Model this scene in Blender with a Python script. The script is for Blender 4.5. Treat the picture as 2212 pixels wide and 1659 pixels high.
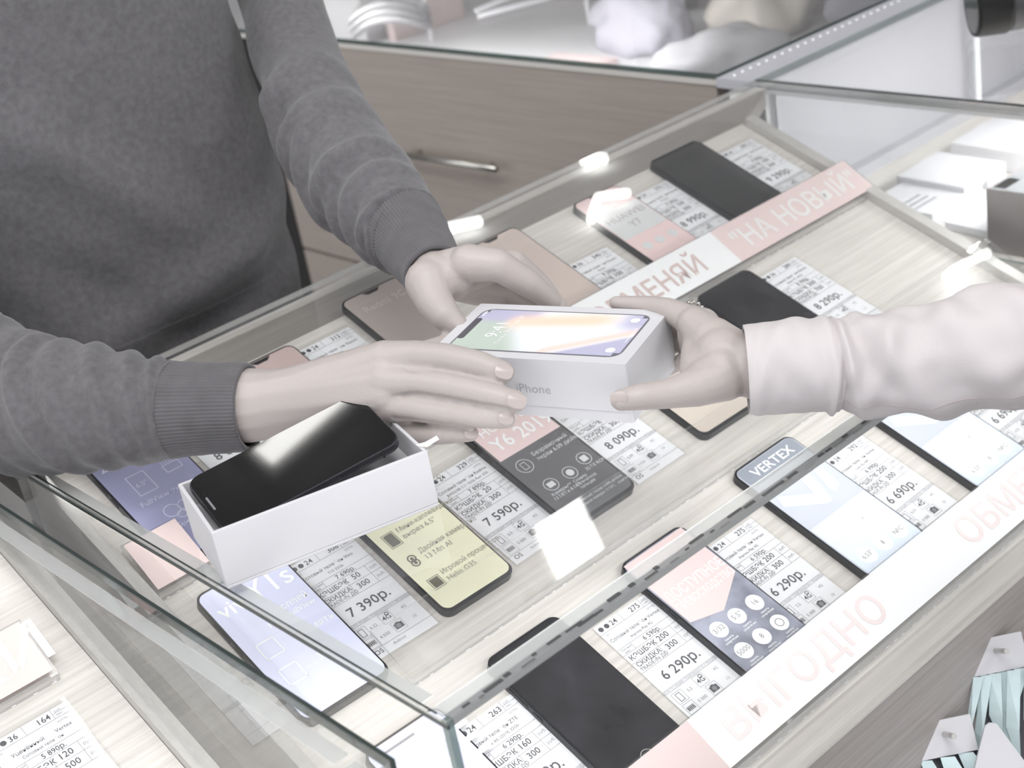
import bpy, bmesh, math, random
from mathutils import Vector, Matrix, noise
random.seed(7)
for o in list(bpy.data.objects): bpy.data.objects.remove(o)
SC = bpy.context.scene
COL = SC.collection
S = 0.01                                   # everything below is written in centimetres; counter glass is z = 0
def Wp(p): return Vector((p[0]*S, p[1]*S, p[2]*S + 1.0))
# ------------------------------------------------------------------ camera, world, light, exposure
F, CX, CY = 3250.0, 1106.0, 829.5
CR = Matrix(((0.7256211, -0.4055519, 0.5558792), (-0.6675264, -0.2188430, 0.7116996), (-0.1669808, -0.8874883, -0.4295137)))
CAMZ = 54.079
cam_d = bpy.data.cameras.new('camera'); cam = bpy.data.objects.new('camera', cam_d); COL.objects.link(cam)
R3 = Matrix((CR.col[0], -CR.col[1], -CR.col[2])).transposed()
cam.matrix_world = Matrix.Translation(Wp((0, 0, CAMZ))) @ R3.to_4x4()
cam_d.sensor_width = 36.0; cam_d.lens = F/2212*36.0
cam_d.clip_start = 0.05; cam_d.clip_end = 60
cam_d.dof.use_dof = True; cam_d.dof.focus_distance = 1.15; cam_d.dof.aperture_fstop = 8.5
SC.camera = cam
w = bpy.data.worlds.new('shop_ambience'); SC.world = w; w.use_nodes = True
w.node_tree.nodes['Background'].inputs[0].default_value = (0.93, 0.95, 1.0, 1)
w.node_tree.nodes['Background'].inputs[1].default_value = 0.95
def area(name, loc, size, power, target=None, color=(1, 1, 1), sy=None, spread=180, along=None):
    l = bpy.data.lights.new(name, 'AREA'); l.energy = power; l.color = color
    l.shape = 'RECTANGLE'; l.size = size*S; l.size_y = (sy or size)*S; l.spread = math.radians(spread)
    o = bpy.data.objects.new(name, l); COL.objects.link(o); o.location = Wp(loc)
    if target is not None: o.rotation_euler = (Wp(target)-Wp(loc)).to_track_quat('-Z', 'Y').to_euler()
    if along is not None:                    # strip lights: the long side runs exactly along this axis
        z = (Wp(loc)-Wp(target)).normalized(); x = Vector(along); z = (z-x*z.dot(x)).normalized(); y = z.cross(x)
        o.matrix_world = Matrix.Translation(Wp(loc)) @ Matrix((x, y, z)).transposed().to_4x4()
    return o
area('ceiling_light_main', (10, 10, 215), 120, 28, (70, 90, 0))
area('ceiling_light_back', (-20, 165, 215), 100, 9, (80, 110, 0))
area('ceiling_light_right', (210, -70, 215), 90, 13, (130, 80, 0))
area('case_led_front', (87, 61.6, -1.6), 96, 0.50, (87, 104, -16), sy=0.8, along=(1, 0, 0))
area('case_led_left', (39.2, 92, -1.6), 56, 0.09, (60, 92, -16), sy=0.8, along=(0, 1, 0))
area('neighbour_led', (-5, 61.6, -1.6), 70, 0.5, (-5, 84, -22), sy=0.8, along=(1, 0, 0))
area('neighbour_led_side', (31.0, 92, -1.6), 56, 0.05, (12, 92, -16), sy=0.8, along=(0, 1, 0))
area('corner_led', (172, 92, -1.4), 50, 1.9, (170, 100, -18), sy=3)
area('rear_fill_light', (175, 240, -1.5), 140, 4.0, (185, 240, -16), sy=3, along=(0, 1, 0))  # added fill that brightens the goods under the rear glass
area('rear_ceiling_light', (-30, 300, 215), 120, 9, (150, 200, -10))
SC.view_settings.view_transform = 'Standard'; SC.view_settings.look = 'None'
SC.view_settings.gamma = 1; SC.view_settings.use_curve_mapping = False
SC.view_settings.exposure = 0.64
SC.cycles.transparent_max_bounces = 32; SC.cycles.max_bounces = 8; SC.cycles.glossy_bounces = 5
SC.cycles.diffuse_bounces = 3; SC.cycles.use_denoising = True; SC.cycles.sample_clamp_indirect = 6

# ------------------------------------------------------------------ materials
def lin(c): return tuple(((v/255)/12.92 if v/255 <= .04045 else ((v/255+.055)/1.055)**2.4) for v in c)
MATS = {}
def mat(name, c=(200, 200, 200), rough=.5, var=0.0, vs=6.0, metal=0, bump=0, bs=300, spec=.5, coat=0, emit=0, sss=0, stretch=None, sheen=0):
    if name in MATS: return MATS[name]
    m = bpy.data.materials.new(name); m.use_nodes = True; nt = m.node_tree; N = nt.nodes; L = nt.links
    b = N['Principled BSDF']; r, g, bl = lin(c)
    b.inputs['Base Color'].default_value = (r, g, bl, 1); b.inputs['Roughness'].default_value = rough
    b.inputs['Metallic'].default_value = metal; b.inputs['Specular IOR Level'].default_value = spec
    b.inputs['Coat Weight'].default_value = coat; b.inputs['Coat Roughness'].default_value = .04
    if sheen: b.inputs['Sheen Weight'].default_value = sheen
    if sss:
        b.inputs['Subsurface Weight'].default_value = sss; b.inputs['Subsurface Radius'].default_value = (.01, .004, .003)
    if emit:
        b.inputs['Emission Color'].default_value = (r, g, bl, 1); b.inputs['Emission Strength'].default_value = emit
    if var or bump:
        geo = N.new('ShaderNodeNewGeometry'); mp = N.new('ShaderNodeMapping'); L.new(geo.outputs['Position'], mp.inputs['Vector'])
        if stretch: mp.inputs['Scale'].default_value = stretch
    if var:
        nz = N.new('ShaderNodeTexNoise'); nz.inputs['Scale'].default_value = vs; nz.inputs['Detail'].default_value = 5
        L.new(mp.outputs[0], nz.inputs['Vector'])
        rp = N.new('ShaderNodeValToRGB'); L.new(nz.outputs['Fac'], rp.inputs['Fac'])
        rp.color_ramp.elements[0].position = .3; rp.color_ramp.elements[1].position = .7
        rp.color_ramp.elements[0].color = (r*(1-var), g*(1-var), bl*(1-var), 1)
        rp.color_ramp.elements[1].color = (min(1, r*(1+var)), min(1, g*(1+var)), min(1, bl*(1+var)), 1)
        L.new(rp.outputs['Color'], b.inputs['Base Color'])
    if bump:
        n2 = N.new('ShaderNodeTexNoise'); n2.inputs['Scale'].default_value = bs; n2.inputs['Detail'].default_value = 3
        L.new(mp.outputs[0], n2.inputs['Vector'])
        bp = N.new('ShaderNodeBump'); bp.inputs['Strength'].default_value = bump; bp.inputs['Distance'].default_value = .002
        L.new(n2.outputs['Fac'], bp.inputs['Height']); L.new(bp.outputs[0], b.inputs['Normal'])
    MATS[name] = m; return m
def clear(name, tint=(.985, .992, .99), f0=.034, rough=0.0, milk=0.0, milkc=(.8, .82, .82)):
    """thin clear sheet: transparent, with a Schlick reflection on either face"""
    if name in MATS: return MATS[name]
    m = bpy.data.materials.new(name); m.use_nodes = True; nt = m.node_tree; N = nt.nodes; L = nt.links; N.clear()
    out = N.new('ShaderNodeOutputMaterial'); geo = N.new('ShaderNodeNewGeometry')
    dp = N.new('ShaderNodeVectorMath'); dp.operation = 'DOT_PRODUCT'; L.new(geo.outputs['Incoming'], dp.inputs[0]); L.new(geo.outputs['Normal'], dp.inputs[1])
    def mth(op, a, b=None):
        n = N.new('ShaderNodeMath'); n.operation = op
        for i, v in enumerate((a, b)):
            if v is None: continue
            if isinstance(v, (int, float)): n.inputs[i].default_value = v
            else: L.new(v, n.inputs[i])
        return n.outputs[0]
    c = mth('ABSOLUTE', dp.outputs['Value']); k = mth('POWER', mth('SUBTRACT', 1.0, c), 5.0)
    fac = mth('MULTIPLY_ADD', k, 1-f0); fac.node.inputs[2].default_value = f0
    tr = N.new('ShaderNodeBsdfTransparent'); tr.inputs[0].default_value = (*tint, 1)
    gl = N.new('ShaderNodeBsdfGlossy'); gl.inputs['Roughness'].default_value = rough; gl.inputs[0].default_value = (1, 1, 1, 1)
    src = tr.outputs[0]
    if milk:
        df = N.new('ShaderNodeBsdfDiffuse'); df.inputs[0].default_value = (*milkc, 1)
        mx0 = N.new('ShaderNodeMixShader'); mx0.inputs[0].default_value = milk; L.new(tr.outputs[0], mx0.inputs[1]); L.new(df.outputs[0], mx0.inputs[2]); src = mx0.outputs[0]
    mx = N.new('ShaderNodeMixShader'); L.new(fac, mx.inputs[0]); L.new(src, mx.inputs[1]); L.new(gl.outputs[0], mx.inputs[2]); L.new(mx.outputs[0], out.inputs[0])
    MATS[name] = m; return m
def wood(name, c, axis, amp=.10, scale=1.0):
    """fine straight grain running along `axis` (0 = x, 1 = y)"""
    if name in MATS: return MATS[name]
    m = mat(name, c, rough=.48); nt = m.node_tree; N = nt.nodes; L = nt.links; b = N['Principled BSDF']
    geo = N.new('ShaderNodeNewGeometry'); mp = N.new('ShaderNodeMapping'); L.new(geo.outputs['Position'], mp.inputs[0])
    sc = [70, 70, 70]; sc[axis] = 2.2; mp.inputs['Scale'].default_value = [v*scale for v in sc]
    nz = N.new('ShaderNodeTexNoise'); nz.inputs['Scale'].default_value = 3.0; nz.inputs['Detail'].default_value = 6; nz.inputs['Roughness'].default_value = .65
    L.new(mp.outputs[0], nz.inputs['Vector'])
    rp = N.new('ShaderNodeValToRGB'); r, g, bl = lin(c); e = rp.color_ramp.elements
    e[0].position = .32; e[0].color = (r*(1-amp*1.6), g*(1-amp*1.7), bl*(1-amp*1.8), 1)
    e[1].position = .66; e[1].color = (min(1, r*(1+amp)), min(1, g*(1+amp)), min(1, bl*(1+amp)), 1)
    L.new(nz.outputs['Fac'], rp.inputs['Fac']); L.new(rp.outputs[0], b.inputs['Base Color'])
    return m
shelf_wood = wood('pale_grain_laminate', (214, 209, 203), 0)
rail_wood = wood('light_edge_laminate', (206, 201, 195), 0, .06)
panel_wood = wood('grey_oak_laminate', (164, 158, 154), 0, .10)
rear_wood = wood('taupe_rear_laminate', (152, 147, 142), 0, .08)
side_wood = wood('grey_side_laminate', (186, 183, 179), 1, .06)
drawer_wood = wood('brown_grey_laminate', (170, 160, 151), 1, .06, .8)
pane = clear('clear_glass', (.992, .996, .995)); acrylic = clear('clear_acrylic', (.985, .985, .985), .05)
sleeve_clear = clear('thin_plastic_sleeve', (.99, .99, .99), .03, .05)
edge_glass = clear('glass_edge', (.42, .50, .48), .10, .05, .22, (.45, .5, .48))
edge_dark = clear('dark_glass_edge', (.10, .14, .13), .08, .08, .25, (.12, .16, .15))
edge_acr = clear('acrylic_edge', (.86, .87, .88), .08, .05, .12, (.9, .9, .9))
edge_silver = clear('polished_glass_edge', (.55, .58, .58), .45, .12, .25, (.7, .72, .72))
haze = clear('led_haze', (.84, .85, .85), .05, .3, .38, (.80, .80, .79))  # milky tone stands in for strip-light glow and reflection
paper = mat('white_paper', (243, 243, 245), .65)
ink = mat('grey_ink', (86, 86, 90), .6)
ink2 = mat('faint_grey_ink', (142, 142, 146), .6)
white = mat('satin_white_card', (206, 205, 208), .42)
black = mat('black_glass', (9, 9, 11), .05, spec=.5)
gunmetal = mat('dark_frame_metal', (52, 53, 57), .28, metal=.6)
steel = mat('brushed_steel', (200, 198, 192), .3, metal=1)
alu = mat('aluminium_channel', (190, 191, 192), .35, metal=.7)
pinkm = mat('pale_red_print', (234, 211, 209), .5)
pinkd = mat('dull_pink_print', (196, 178, 174), .4)
wht = mat('white_print', (250, 250, 250), .5)
redink = mat('washed_red_ink', (222, 178, 174), .5)

# ------------------------------------------------------------------ mesh builder and scene graph helpers
LOC = {}
class MB:
    def __init__(s): s.v = []; s.f = []; s.m = []
    def add(s, vs, fs, mi=0):
        o = len(s.v); s.v += [tuple(v) for v in vs]; s.f += [tuple(i+o for i in f) for f in fs]; s.m += [mi]*len(fs); return s
    def box(s, x0, x1, y0, y1, z0, z1, mi=0, edge=None):
        vs = [(x, y, z) for z in (z0, z1) for y in (y0, y1) for x in (x0, x1)]
        fs = [(0, 2, 3, 1), (4, 5, 7, 6), (0, 1, 5, 4), (1, 3, 7, 5), (3, 2, 6, 7), (2, 0, 4, 6)]
        o = len(s.v); s.v += vs; s.f += [tuple(i+o for i in f) for f in fs]
        ms = [mi]*6
        if edge is not None:                      # faces across the thinnest extent keep mi, the rim takes `edge`
            d = (x1-x0, y1-y0, z1-z0); t = d.index(min(d)); keep = {0: (3, 5), 1: (2, 4), 2: (0, 1)}[t]
            ms = [mi if i in keep else edge for i in range(6)]
        s.m += ms; return s
    def poly(s, pts, z=None, mi=0):
        vs = [(p[0], p[1], z) if z is not None else p for p in pts]; return s.add(vs, [tuple(range(len(vs)))], mi)
    def prism(s, pts, z0, z1, mi=0, top=None):
        n = len(pts); vs = [(x, y, z0) for x, y in pts]+[(x, y, z1) for x, y in pts]
        s.add(vs, [tuple(range(n-1, -1, -1))]+[(i, (i+1) % n, n+(i+1) % n, n+i) for i in range(n)], mi)
        o = len(s.v)-2*n; s.f.append(tuple(o+n+i for i in range(n))); s.m.append(mi if top is None else top); return s
    def tube(s, pts, r, n=10, mi=0, cap=True):
        pts = [Vector(p) for p in pts]; rs = r if isinstance(r, (list, tuple)) else [r]*len(pts); rings = []
        up = None
        for i, p in enumerate(pts):
            t = (pts[min(i+1, len(pts)-1)]-pts[max(i-1, 0)]).normalized()
            if up is None: up = t.orthogonal().normalized()
            up = (up-t*up.dot(t)).normalized(); b = t.cross(up)
            rings.append([p+(up*math.cos(a)+b*math.sin(a))*rs[i] for a in [2*math.pi*k/n for k in range(n)]])
        vs = [v for r_ in rings for v in r_]; fs = []
        for i in range(len(pts)-1):
            for k in range(n): fs.append((i*n+k, i*n+(k+1) % n, (i+1)*n+(k+1) % n, (i+1)*n+k))
        if cap: fs += [tuple(range(n-1, -1, -1)), tuple((len(pts)-1)*n+k for k in range(n))]
        return s.add(vs, fs, mi)
    def disc(s, x, y, r, z, n=20, mi=0, ry=None):
        return s.poly([(x+r*math.cos(2*math.pi*k/n), y+(ry or r)*math.sin(2*math.pi*k/n)) for k in range(n)], z, mi)
    def ring(s, x, y, r, t, z, n=20, mi=0):
        vs = []
        for k in range(n):
            a = 2*math.pi*k/n; vs += [(x+r*math.cos(a), y+r*math.sin(a), z), (x+(r-t)*math.cos(a), y+(r-t)*math.sin(a), z)]
        return s.add(vs, [(2*k, (2*k+2) % (2*n), (2*k+3) % (2*n), 2*k+1) for k in range(n)], mi)
    def frame(s, x0, x1, y0, y1, t, z, mi=0):
        for a in ((x0, x1, y0, y0+t), (x0, x1, y1-t, y1), (x0, x0+t, y0, y1), (x1-t, x1, y0, y1)):
            s.rect(*a, z, mi)
        return s
    def rect(s, x0, x1, y0, y1, z, mi=0): return s.poly([(x0, y0), (x1, y0), (x1, y1), (x0, y1)], z, mi)
    def text(s, body, x, y, h, z=.03, align='l', bold=0, mi=0, mirror=False, wide=1.0, rot=0, spacing=0):
        k = h/.7; adv = sum(glyph(c, bold)[2]+spacing for c in body)*k*wide
        x0 = {'l': 0, 'c': -adv/2, 'r': -adv}[align]; ca, sa = math.cos(rot), math.sin(rot)
        for c in body:
            vs, fs, a = glyph(c, bold)
            if fs:
                s.add([(x+(x0+vx*k*wide)*ca-vy*k*sa, y+(x0+vx*k*wide)*sa+vy*k*ca, z) for vx, vy in vs], fs, mi)
            x0 += (a+spacing)*k*wide
        return s
    def build(s, name, mats, parent=None, world=False, smooth=False):
        if not isinstance(mats, (list, tuple)): mats = [mats]
        off = Vector((0, 0, 0))
        if parent is not None and world: off = Vector(LOC[parent])
        vs = [((v[0]-off[0])*S, (v[1]-off[1])*S, (v[2]-off[2])*S) for v in s.v]
        return link(name, vs, s.f, mats, parent, s.m, smooth)
def link(name, vs, fs, mats, parent=None, mi=None, smooth=False):
    me = bpy.data.meshes.new(name); me.from_pydata(vs, [], fs)
    for m in mats: me.materials.append(m)
    if mi and len(mats) > 1: me.polygons.foreach_set('material_index', mi)
    if smooth: me.polygons.foreach_set('use_smooth', [True]*len(me.polygons))
    me.update(); o = bpy.data.objects.new(name, me); COL.objects.link(o)
    if parent is not None:
        o.parent = parent; LOC[o] = LOC[parent]
    return o
GL = {}; _fc = bpy.data.curves.new('g', 'FONT'); _fo = bpy.data.objects.new('g', _fc); COL.objects.link(_fo)
_fc.resolution_u = 2
def _emit(body, bold):
    _fc.body = body; _fc.offset = bold; bpy.context.view_layer.update()
    ev = _fo.evaluated_get(bpy.context.evaluated_depsgraph_get()); me = ev.to_mesh()
    r = ([(v.co.x, v.co.y) for v in me.vertices], [tuple(p.vertices) for p in me.polygons]); ev.to_mesh_clear(); return r
def glyph(c, bold=0):
    bold = min(bold, .010)
    k = (c, bold)
    if k not in GL:
        vs, fs = _emit(c, bold) if c != ' ' else ([], [])
        w1 = max(v[0] for v in _emit('H'+c+'H', bold)[0]); w0 = max(v[0] for v in _emit('HH', bold)[0])
        GL[k] = (vs, fs, w1-w0+bold*.5)
    return GL[k]
def thing(name, label, cat, loc=(0, 0, 0), group=None, rot=None):
    o = bpy.data.objects.new(name, None); COL.objects.link(o); o.empty_display_size = .02
    M = Matrix.Translation(Wp(loc))
    if rot is not None: M = M @ rot.to_4x4()
    o.matrix_world = M; LOC[o] = Vector(loc); o['label'] = label; o['category'] = cat
    if group: o['group'] = group
    return o
def tag(o, label, cat, group=None):
    o['label'] = label; o['category'] = cat
    if group: o['group'] = group
    return o
def structure(name, mb, m): o = mb_world(mb, name, m); o['kind'] = 'structure'; return o
def mb_world(mb, name, m):
    return link(name, [tuple(Wp(v)) for v in mb.v], mb.f, m if isinstance(m, list) else [m], None, mb.m)
def at(px, py, d):                          # a point seen at pixel (px, py), d centimetres in front of the lens
    return Vector((0, 0, CAMZ)) + CR @ Vector(((px-CX)/F, (py-CY)/F, 1.0))*d
def rr(x0, x1, y0, y1, r, n=5):             # rounded rectangle outline
    pts = []
    for cx, cy, a0 in ((x1-r, y0+r, -90), (x1-r, y1-r, 0), (x0+r, y1-r, 90), (x0+r, y0+r, 180)):
        for k in range(n+1):
            a = math.radians(a0+90*k/n); pts.append((cx+r*math.cos(a), cy+r*math.sin(a)))
    return pts

# ------------------------------------------------------------------ the room
structure('floor', MB().box(-400, 700, -400, 700, -104, -100), mat('grey_floor_tile', (150, 148, 146), .35, .06, 2))
structure('ceiling', MB().box(-400, 700, -400, 700, 228, 234), mat('white_ceiling', (226, 226, 226), .8, .03, 3))
structure('wall_back', MB().box(-400, 700, 690, 700, -100, 228), mat('light_wall', (206, 204, 204), .7, .05, 1.5))
structure('wall_right', MB().box(690, 700, -400, 700, -100, 228), mat('light_wall', (206, 204, 204), .7, .05, 1.5))
lamp = mat('lamp_diffuser', (255, 254, 250), .5, emit=10)
lampw = mat('lamp_housing', (235, 235, 235), .5)
def tube_lamp(pts, r, label):
    t = thing('ceiling_lamp', label, 'lamp', pts[len(pts)//2], 'lit tube lamps on the ceiling')
    MB().tube(pts, r, 12).build('diffuser', lamp, t, world=True, smooth=True)
    p = pts[len(pts)//2]; MB().tube([p, (p[0], p[1], 228)], 1.2, 8).build('stem', lampw, t, world=True)
L0 = 'white ceiling tube lamp mirrored in the counter glass, '
tube_lamp([(516, 567, 222), (545, 590, 222), (551, 584, 222), (557, 577, 222)], 1.3, L0+'bent, over the back row phones')
tube_lamp([(588, 646, 222), (594, 640, 222), (596, 634, 222)], 2.4, L0+'short, at the rear edge')
tube_lamp([(470, 640, 222), (478, 636, 222), (490, 628, 222)], 2.0, L0+'short, beside the farther cuff')
tube_lamp([(518, 336, 222), (530, 357, 222), (541, 358, 222), (561, 355, 222)], 1.1, L0+'bent, above the pale sleeve')
def panel_lamp(x, y, w, d, label):
    t = thing('ceiling_lamp_panel', label, 'lamp', (x, y, 224))
    MB().box(x-w/2, x+w/2, y-d/2, y+d/2, 224, 226).build('diffuser', lamp, t, world=True)
    MB().box(x-w/2-2, x+w/2+2, y-d/2-2, y+d/2+2, 225.5, 228).build('frame', lampw, t, world=True)
panel_lamp(228, 16, 17, 34, 'flat square ceiling lamp that glares in the clear strip before the yellow screen')

panel_lamp(121, 247, 28, 23, 'added flat ceiling panel that puts a white wedge in the new black phone screen')  # added lamp, placed only to put a bright wedge on the tilted screen

# ------------------------------------------------------------------ display shelf frame
AL = math.radians(22.5); ZF = -25.5
EV = Vector((0, math.cos(AL), math.sin(AL))); EN = Vector((0, -math.sin(AL), math.cos(AL)))
def sh(x, v, h=0): p = Vector((x, 60.6, ZF)) + EV*v + EN*h; return (p.x, p.y, p.z)
def shrot(deg=0): return Matrix(((1, 0, 0), EV, EN)).transposed() @ Matrix.Rotation(math.radians(deg), 3, 'Z')

def display_case(x0, x1, label, name='display_case', right_board=True, mid_led=True):
    t = thing(name, label, 'display case', (x0, 60.6, -100))
    B = lambda mb, n, m, p=t: mb.build(n, m, p, world=True)
    B(MB().box(x0, x1, 60.2, 126.5, -.6, 0, 0, 1), 'glass_top', [pane, edge_silver])
    B(MB().box(x0+.1, x1-.1, 60.4, 61.0, -24.9, -.65, 0, 0), 'front_pane', [pane])
    for xx, n in ((x0, 'side_pane'), (x1-.6, 'side_pane')):
        B(MB().add([(xx+a, y, z) for a in (0, .6) for y, z in ((61.2, -24.9), (61.2, -.85), (124, -.85), (124, -9))],
                   [(0, 1, 2, 3), (4, 7, 6, 5), (0, 4, 5, 1), (1, 5, 6, 2), (2, 6, 7, 3), (3, 7, 4, 0)]), n, [pane])
    # sloping shelf, ledge, front board, rear board
    a0, a1 = x0+1.8, x1-11.6 if right_board else x1-1.2
    m = MB(); P = [sh(a0, 2.6), sh(a1, 2.6), sh(a1, 63.2), sh(a0, 63.2)]; Q = [(p[0], p[1], p[2]-1.8) for p in P]
    m.add(P+Q, [(0, 1, 2, 3), (7, 6, 5, 4), (0, 4, 5, 1), (1, 5, 6, 2), (2, 6, 7, 3), (3, 7, 4, 0)]); B(m, 'shelf_board', shelf_wood)
    B(MB().box(x0, x1, 60.4, 63.2, -25.25, -24.95), 'front_ledge', rail_wood)
    B(MB().box(x0, x1, 60.45, 62.0, -35.4, -25.3), 'front_board', panel_wood)
    m = MB(); P = [(x0, 118.6, -1.75), (x1-11, 119.6, -1.5), (x1, 124.6, -.95), (x0, 124.6, -.95)]; Q = [(p[0], p[1], p[2]-2.2) for p in P]
    m.add(P+Q, [(0, 1, 2, 3), (7, 6, 5, 4), (0, 4, 5, 1), (1, 5, 6, 2), (2, 6, 7, 3), (3, 7, 4, 0)]); B(m, 'rear_board', rear_wood)
    B(MB().box(x0, x1, 124.65, 126.3, -3.5, -.85), 'rear_rail', rail_wood)
    for s0, s1 in ((x0+.7, x0+1.75), (a1+.05, a1+1.6)):
        m = MB(); P = [sh(s0, 2.6, 1.2), sh(s1, 2.6, 1.2), sh(s1, 62.9, .9), sh(s0, 62.9, .9)]; Q = [(p[0], p[1], p[2]-9) for p in P]
        m.add(P+Q, [(0, 1, 2, 3), (7, 6, 5, 4), (0, 4, 5, 1), (1, 5, 6, 2), (2, 6, 7, 3), (3, 7, 4, 0)]); B(m, 'side_board', side_wood)
    B(MB().box(x0+.2, x1-.2, 62.4, 124, -98, -36).box(x0+.2, x1-.2, 64, 124, -100, -98), 'base_cabinet', panel_wood)
    # light strip under the front edge: channel, then its chips
    ch = MB().box(x0+1, x1-1, 61.02, 61.7, -1.3, -.85); B(ch, 'light_channel', alu)
    B(MB().box(x0+.8, x1-.8, 61.75, 62.9, -.95, -.86), 'led_haze_band', haze)  # pale translucent band paints the haze of the light strip under the glass
    chips = MB(); xx = x0+2.0; rnd = random.Random(3)
    while xx < x1-3:
        l = rnd.uniform(.3, 1.5); yc = rnd.uniform(60.9, 61.5); chips.box(xx, xx+l, yc, yc+rnd.uniform(.1, .3), -.84, -.78); xx += l*rnd.uniform(.3, 1.0)+rnd.uniform(.1, 1.2)
    B(chips, 'strip_chips', mat('dark_chip', (70, 72, 72), .4))['kind'] = 'stuff'
    dots = MB(); xx = x0+1.5
    while xx < x1-1.5: dots.box(xx, xx+.25, 61.7, 61.82, -1.3, -1.1); xx += 1.67
    B(dots, 'light_chips', mat('led_chip', (255, 255, 250), .4, emit=9))['kind'] = 'stuff'
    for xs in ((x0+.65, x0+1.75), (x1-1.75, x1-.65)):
        B(MB().box(xs[0], xs[1], 63.8, 123.6, -.95, -.86), 'led_haze_band', haze)  # same painted haze, for the strip light mirrored along the side panes
    B(MB().box(x0-.02, x0+.5, 60.19, 60.7, -24.9, -.1), 'corner_seal', edge_glass); B(MB().box(x0-.05, x0+.12, 60.15, 126.5, -.60, -.36).box(x0+.55, x0+.66, 62, 126.5, -.7, -.62), 'edge_line', edge_dark)
    return t
CASE = display_case(37.7, 147.0, 'low glass display case with a sloping pale wood shelf of phones, under the boxes')
# left neighbour
NB = display_case(-60, 33.6, 'neighbouring glass display case at the lower left, cut by the frame', right_board=False)
MB().box(33.45, 33.75, 60.1, 126.6, -.75, .05).build('edge_trim', edge_dark, NB, world=True)

# ------------------------------------------------------------------ corner case on the right, rear drawer counter
cc = thing('corner_case', 'glass corner case at the right holding white boxes', 'display case', (147.4, 40, -100))
B = lambda mb, n, m: mb.build(n, m, cc, world=True)
B(MB().box(147.4, 235, 30, 126.5, -.8, 0, 0, 1), 'glass_top', [pane, edge_glass])
B(MB().box(147.5, 148.1, 30, 126, -19.4, -.85, 0, 1), 'side_pane', [pane, edge_glass])
B(MB().box(147.5, 235, 126.0, 127.2, -21, -.9), 'rear_board', mat('light_grey_board', (178, 178, 183), .5))
B(MB().box(147.5, 235, 124.2, 125.9, -19.5, -17.8), 'rear_rail', mat('light_grey_board', (178, 178, 183), .5))
B(MB().box(147.5, 235, 30, 126, -21.5, -19.5), 'shelf_board', shelf_wood)
B(MB().box(147.5, 235, 32, 126, -100, -21.5), 'base_cabinet', panel_wood)
B(MB().box(148.3, 150.2, 30, 125.5, -1.6, -.85), 'light_channel', alu)
d = MB(); yy = 32
while yy < 125: d.box(150.2, 150.4, yy, yy+.3, -1.5, -1.2); yy += 1.8
B(d, 'light_chips', MATS['led_chip'])['kind'] = 'stuff'
B(MB().box(147.3, 147.55, 30, 126.5, -.7, .02), 'edge_trim', edge_dark)
for px_, w_ in ((147.4, .5), (149.6, .35)):
    B(MB().box(px_, px_+w_, 125.2, 125.7, -19, -.85), 'corner_post', alu)
B(MB().box(147.4, 235, 127.3, 133.2, -1.6, -.3), 'joint_strip', mat('pale_joint_strip', (196, 196, 202), .3))
d = MB(); xx = 149
while xx < 230: d.box(xx, xx+.25, 131.4, 131.55, -.3, -.2); xx += 1.7
B(d, 'joint_glints', mat('glint_glow', (255, 255, 255), .4, emit=.5))['kind'] = 'stuff'  # faintly glowing dots imitate sparkles on the joint, no lamps there
B(MB().tube([(194.2, 123.7, -17.7), (194.2, 123.7, -.9)], .5, 8), 'divider_post', mat('milky_white_plastic', (236, 238, 240), .3))

rc = thing('drawer_counter', 'brown wood drawer counter with a glass top and steel handle behind the grey sleeve', 'counter', (149, 134, -100))
B = lambda mb, n, m, p=rc: mb.build(n, m, p, world=True)
B(MB().box(149.4, 230, 134, 380, -100, -17), 'carcass', panel_wood)
B(MB().box(230, 232, 134, 380, -17, -.9), 'front_board', panel_wood)
B(MB().box(149.4, 150.6, 134, 380, -17, -1.3), 'upper_board', panel_wood)
dr = B(MB().box(148.4, 149.38, 134.2, 262, -44, -1.7), 'drawer_front', drawer_wood)
h = MB().tube([(145.9, 206.5, -18.8), (145.9, 180.5, -18.4)], .55, 12); h.build('handle', steel, dr, world=True, smooth=True)
for yy in (203, 184): MB().tube([(145.9, yy, -18.6), (148.4, yy, -18.6)], .4, 8).build('handle_post', steel, dr, world=True)
B(MB().box(148.3, 148.42, 248.6, 253.4, -97, -1.75), 'dark_gap_strip', mat('gap_black', (36, 35, 34), .5))  # dark strip over the fronts, painting the shade of an upright gap
for z0, z1 in ((-70, -44.6), (-97, -70.6)): B(MB().box(148.4, 149.38, 134.2, 262, z0, z1), 'drawer_front', drawer_wood)
B(MB().box(148.4, 149.38, 262.6, 380, -97, -1.7), 'side_front', drawer_wood)
B(MB().box(148.2, 149.6, 133.6, 380, -1.65, -.85), 'top_rail', mat('pale_rail', (214, 210, 204), .4))
B(MB().box(148.2, 232, 133.6, 380, -.8, 0, 0, 1), 'glass_top', [pane, edge_dark])
B(MB().box(150.7, 229.9, 134, 379, -16.9, -16.2), 'inner_bed', mat('grey_bed', (206, 205, 206), .6, .05, 5))

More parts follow.
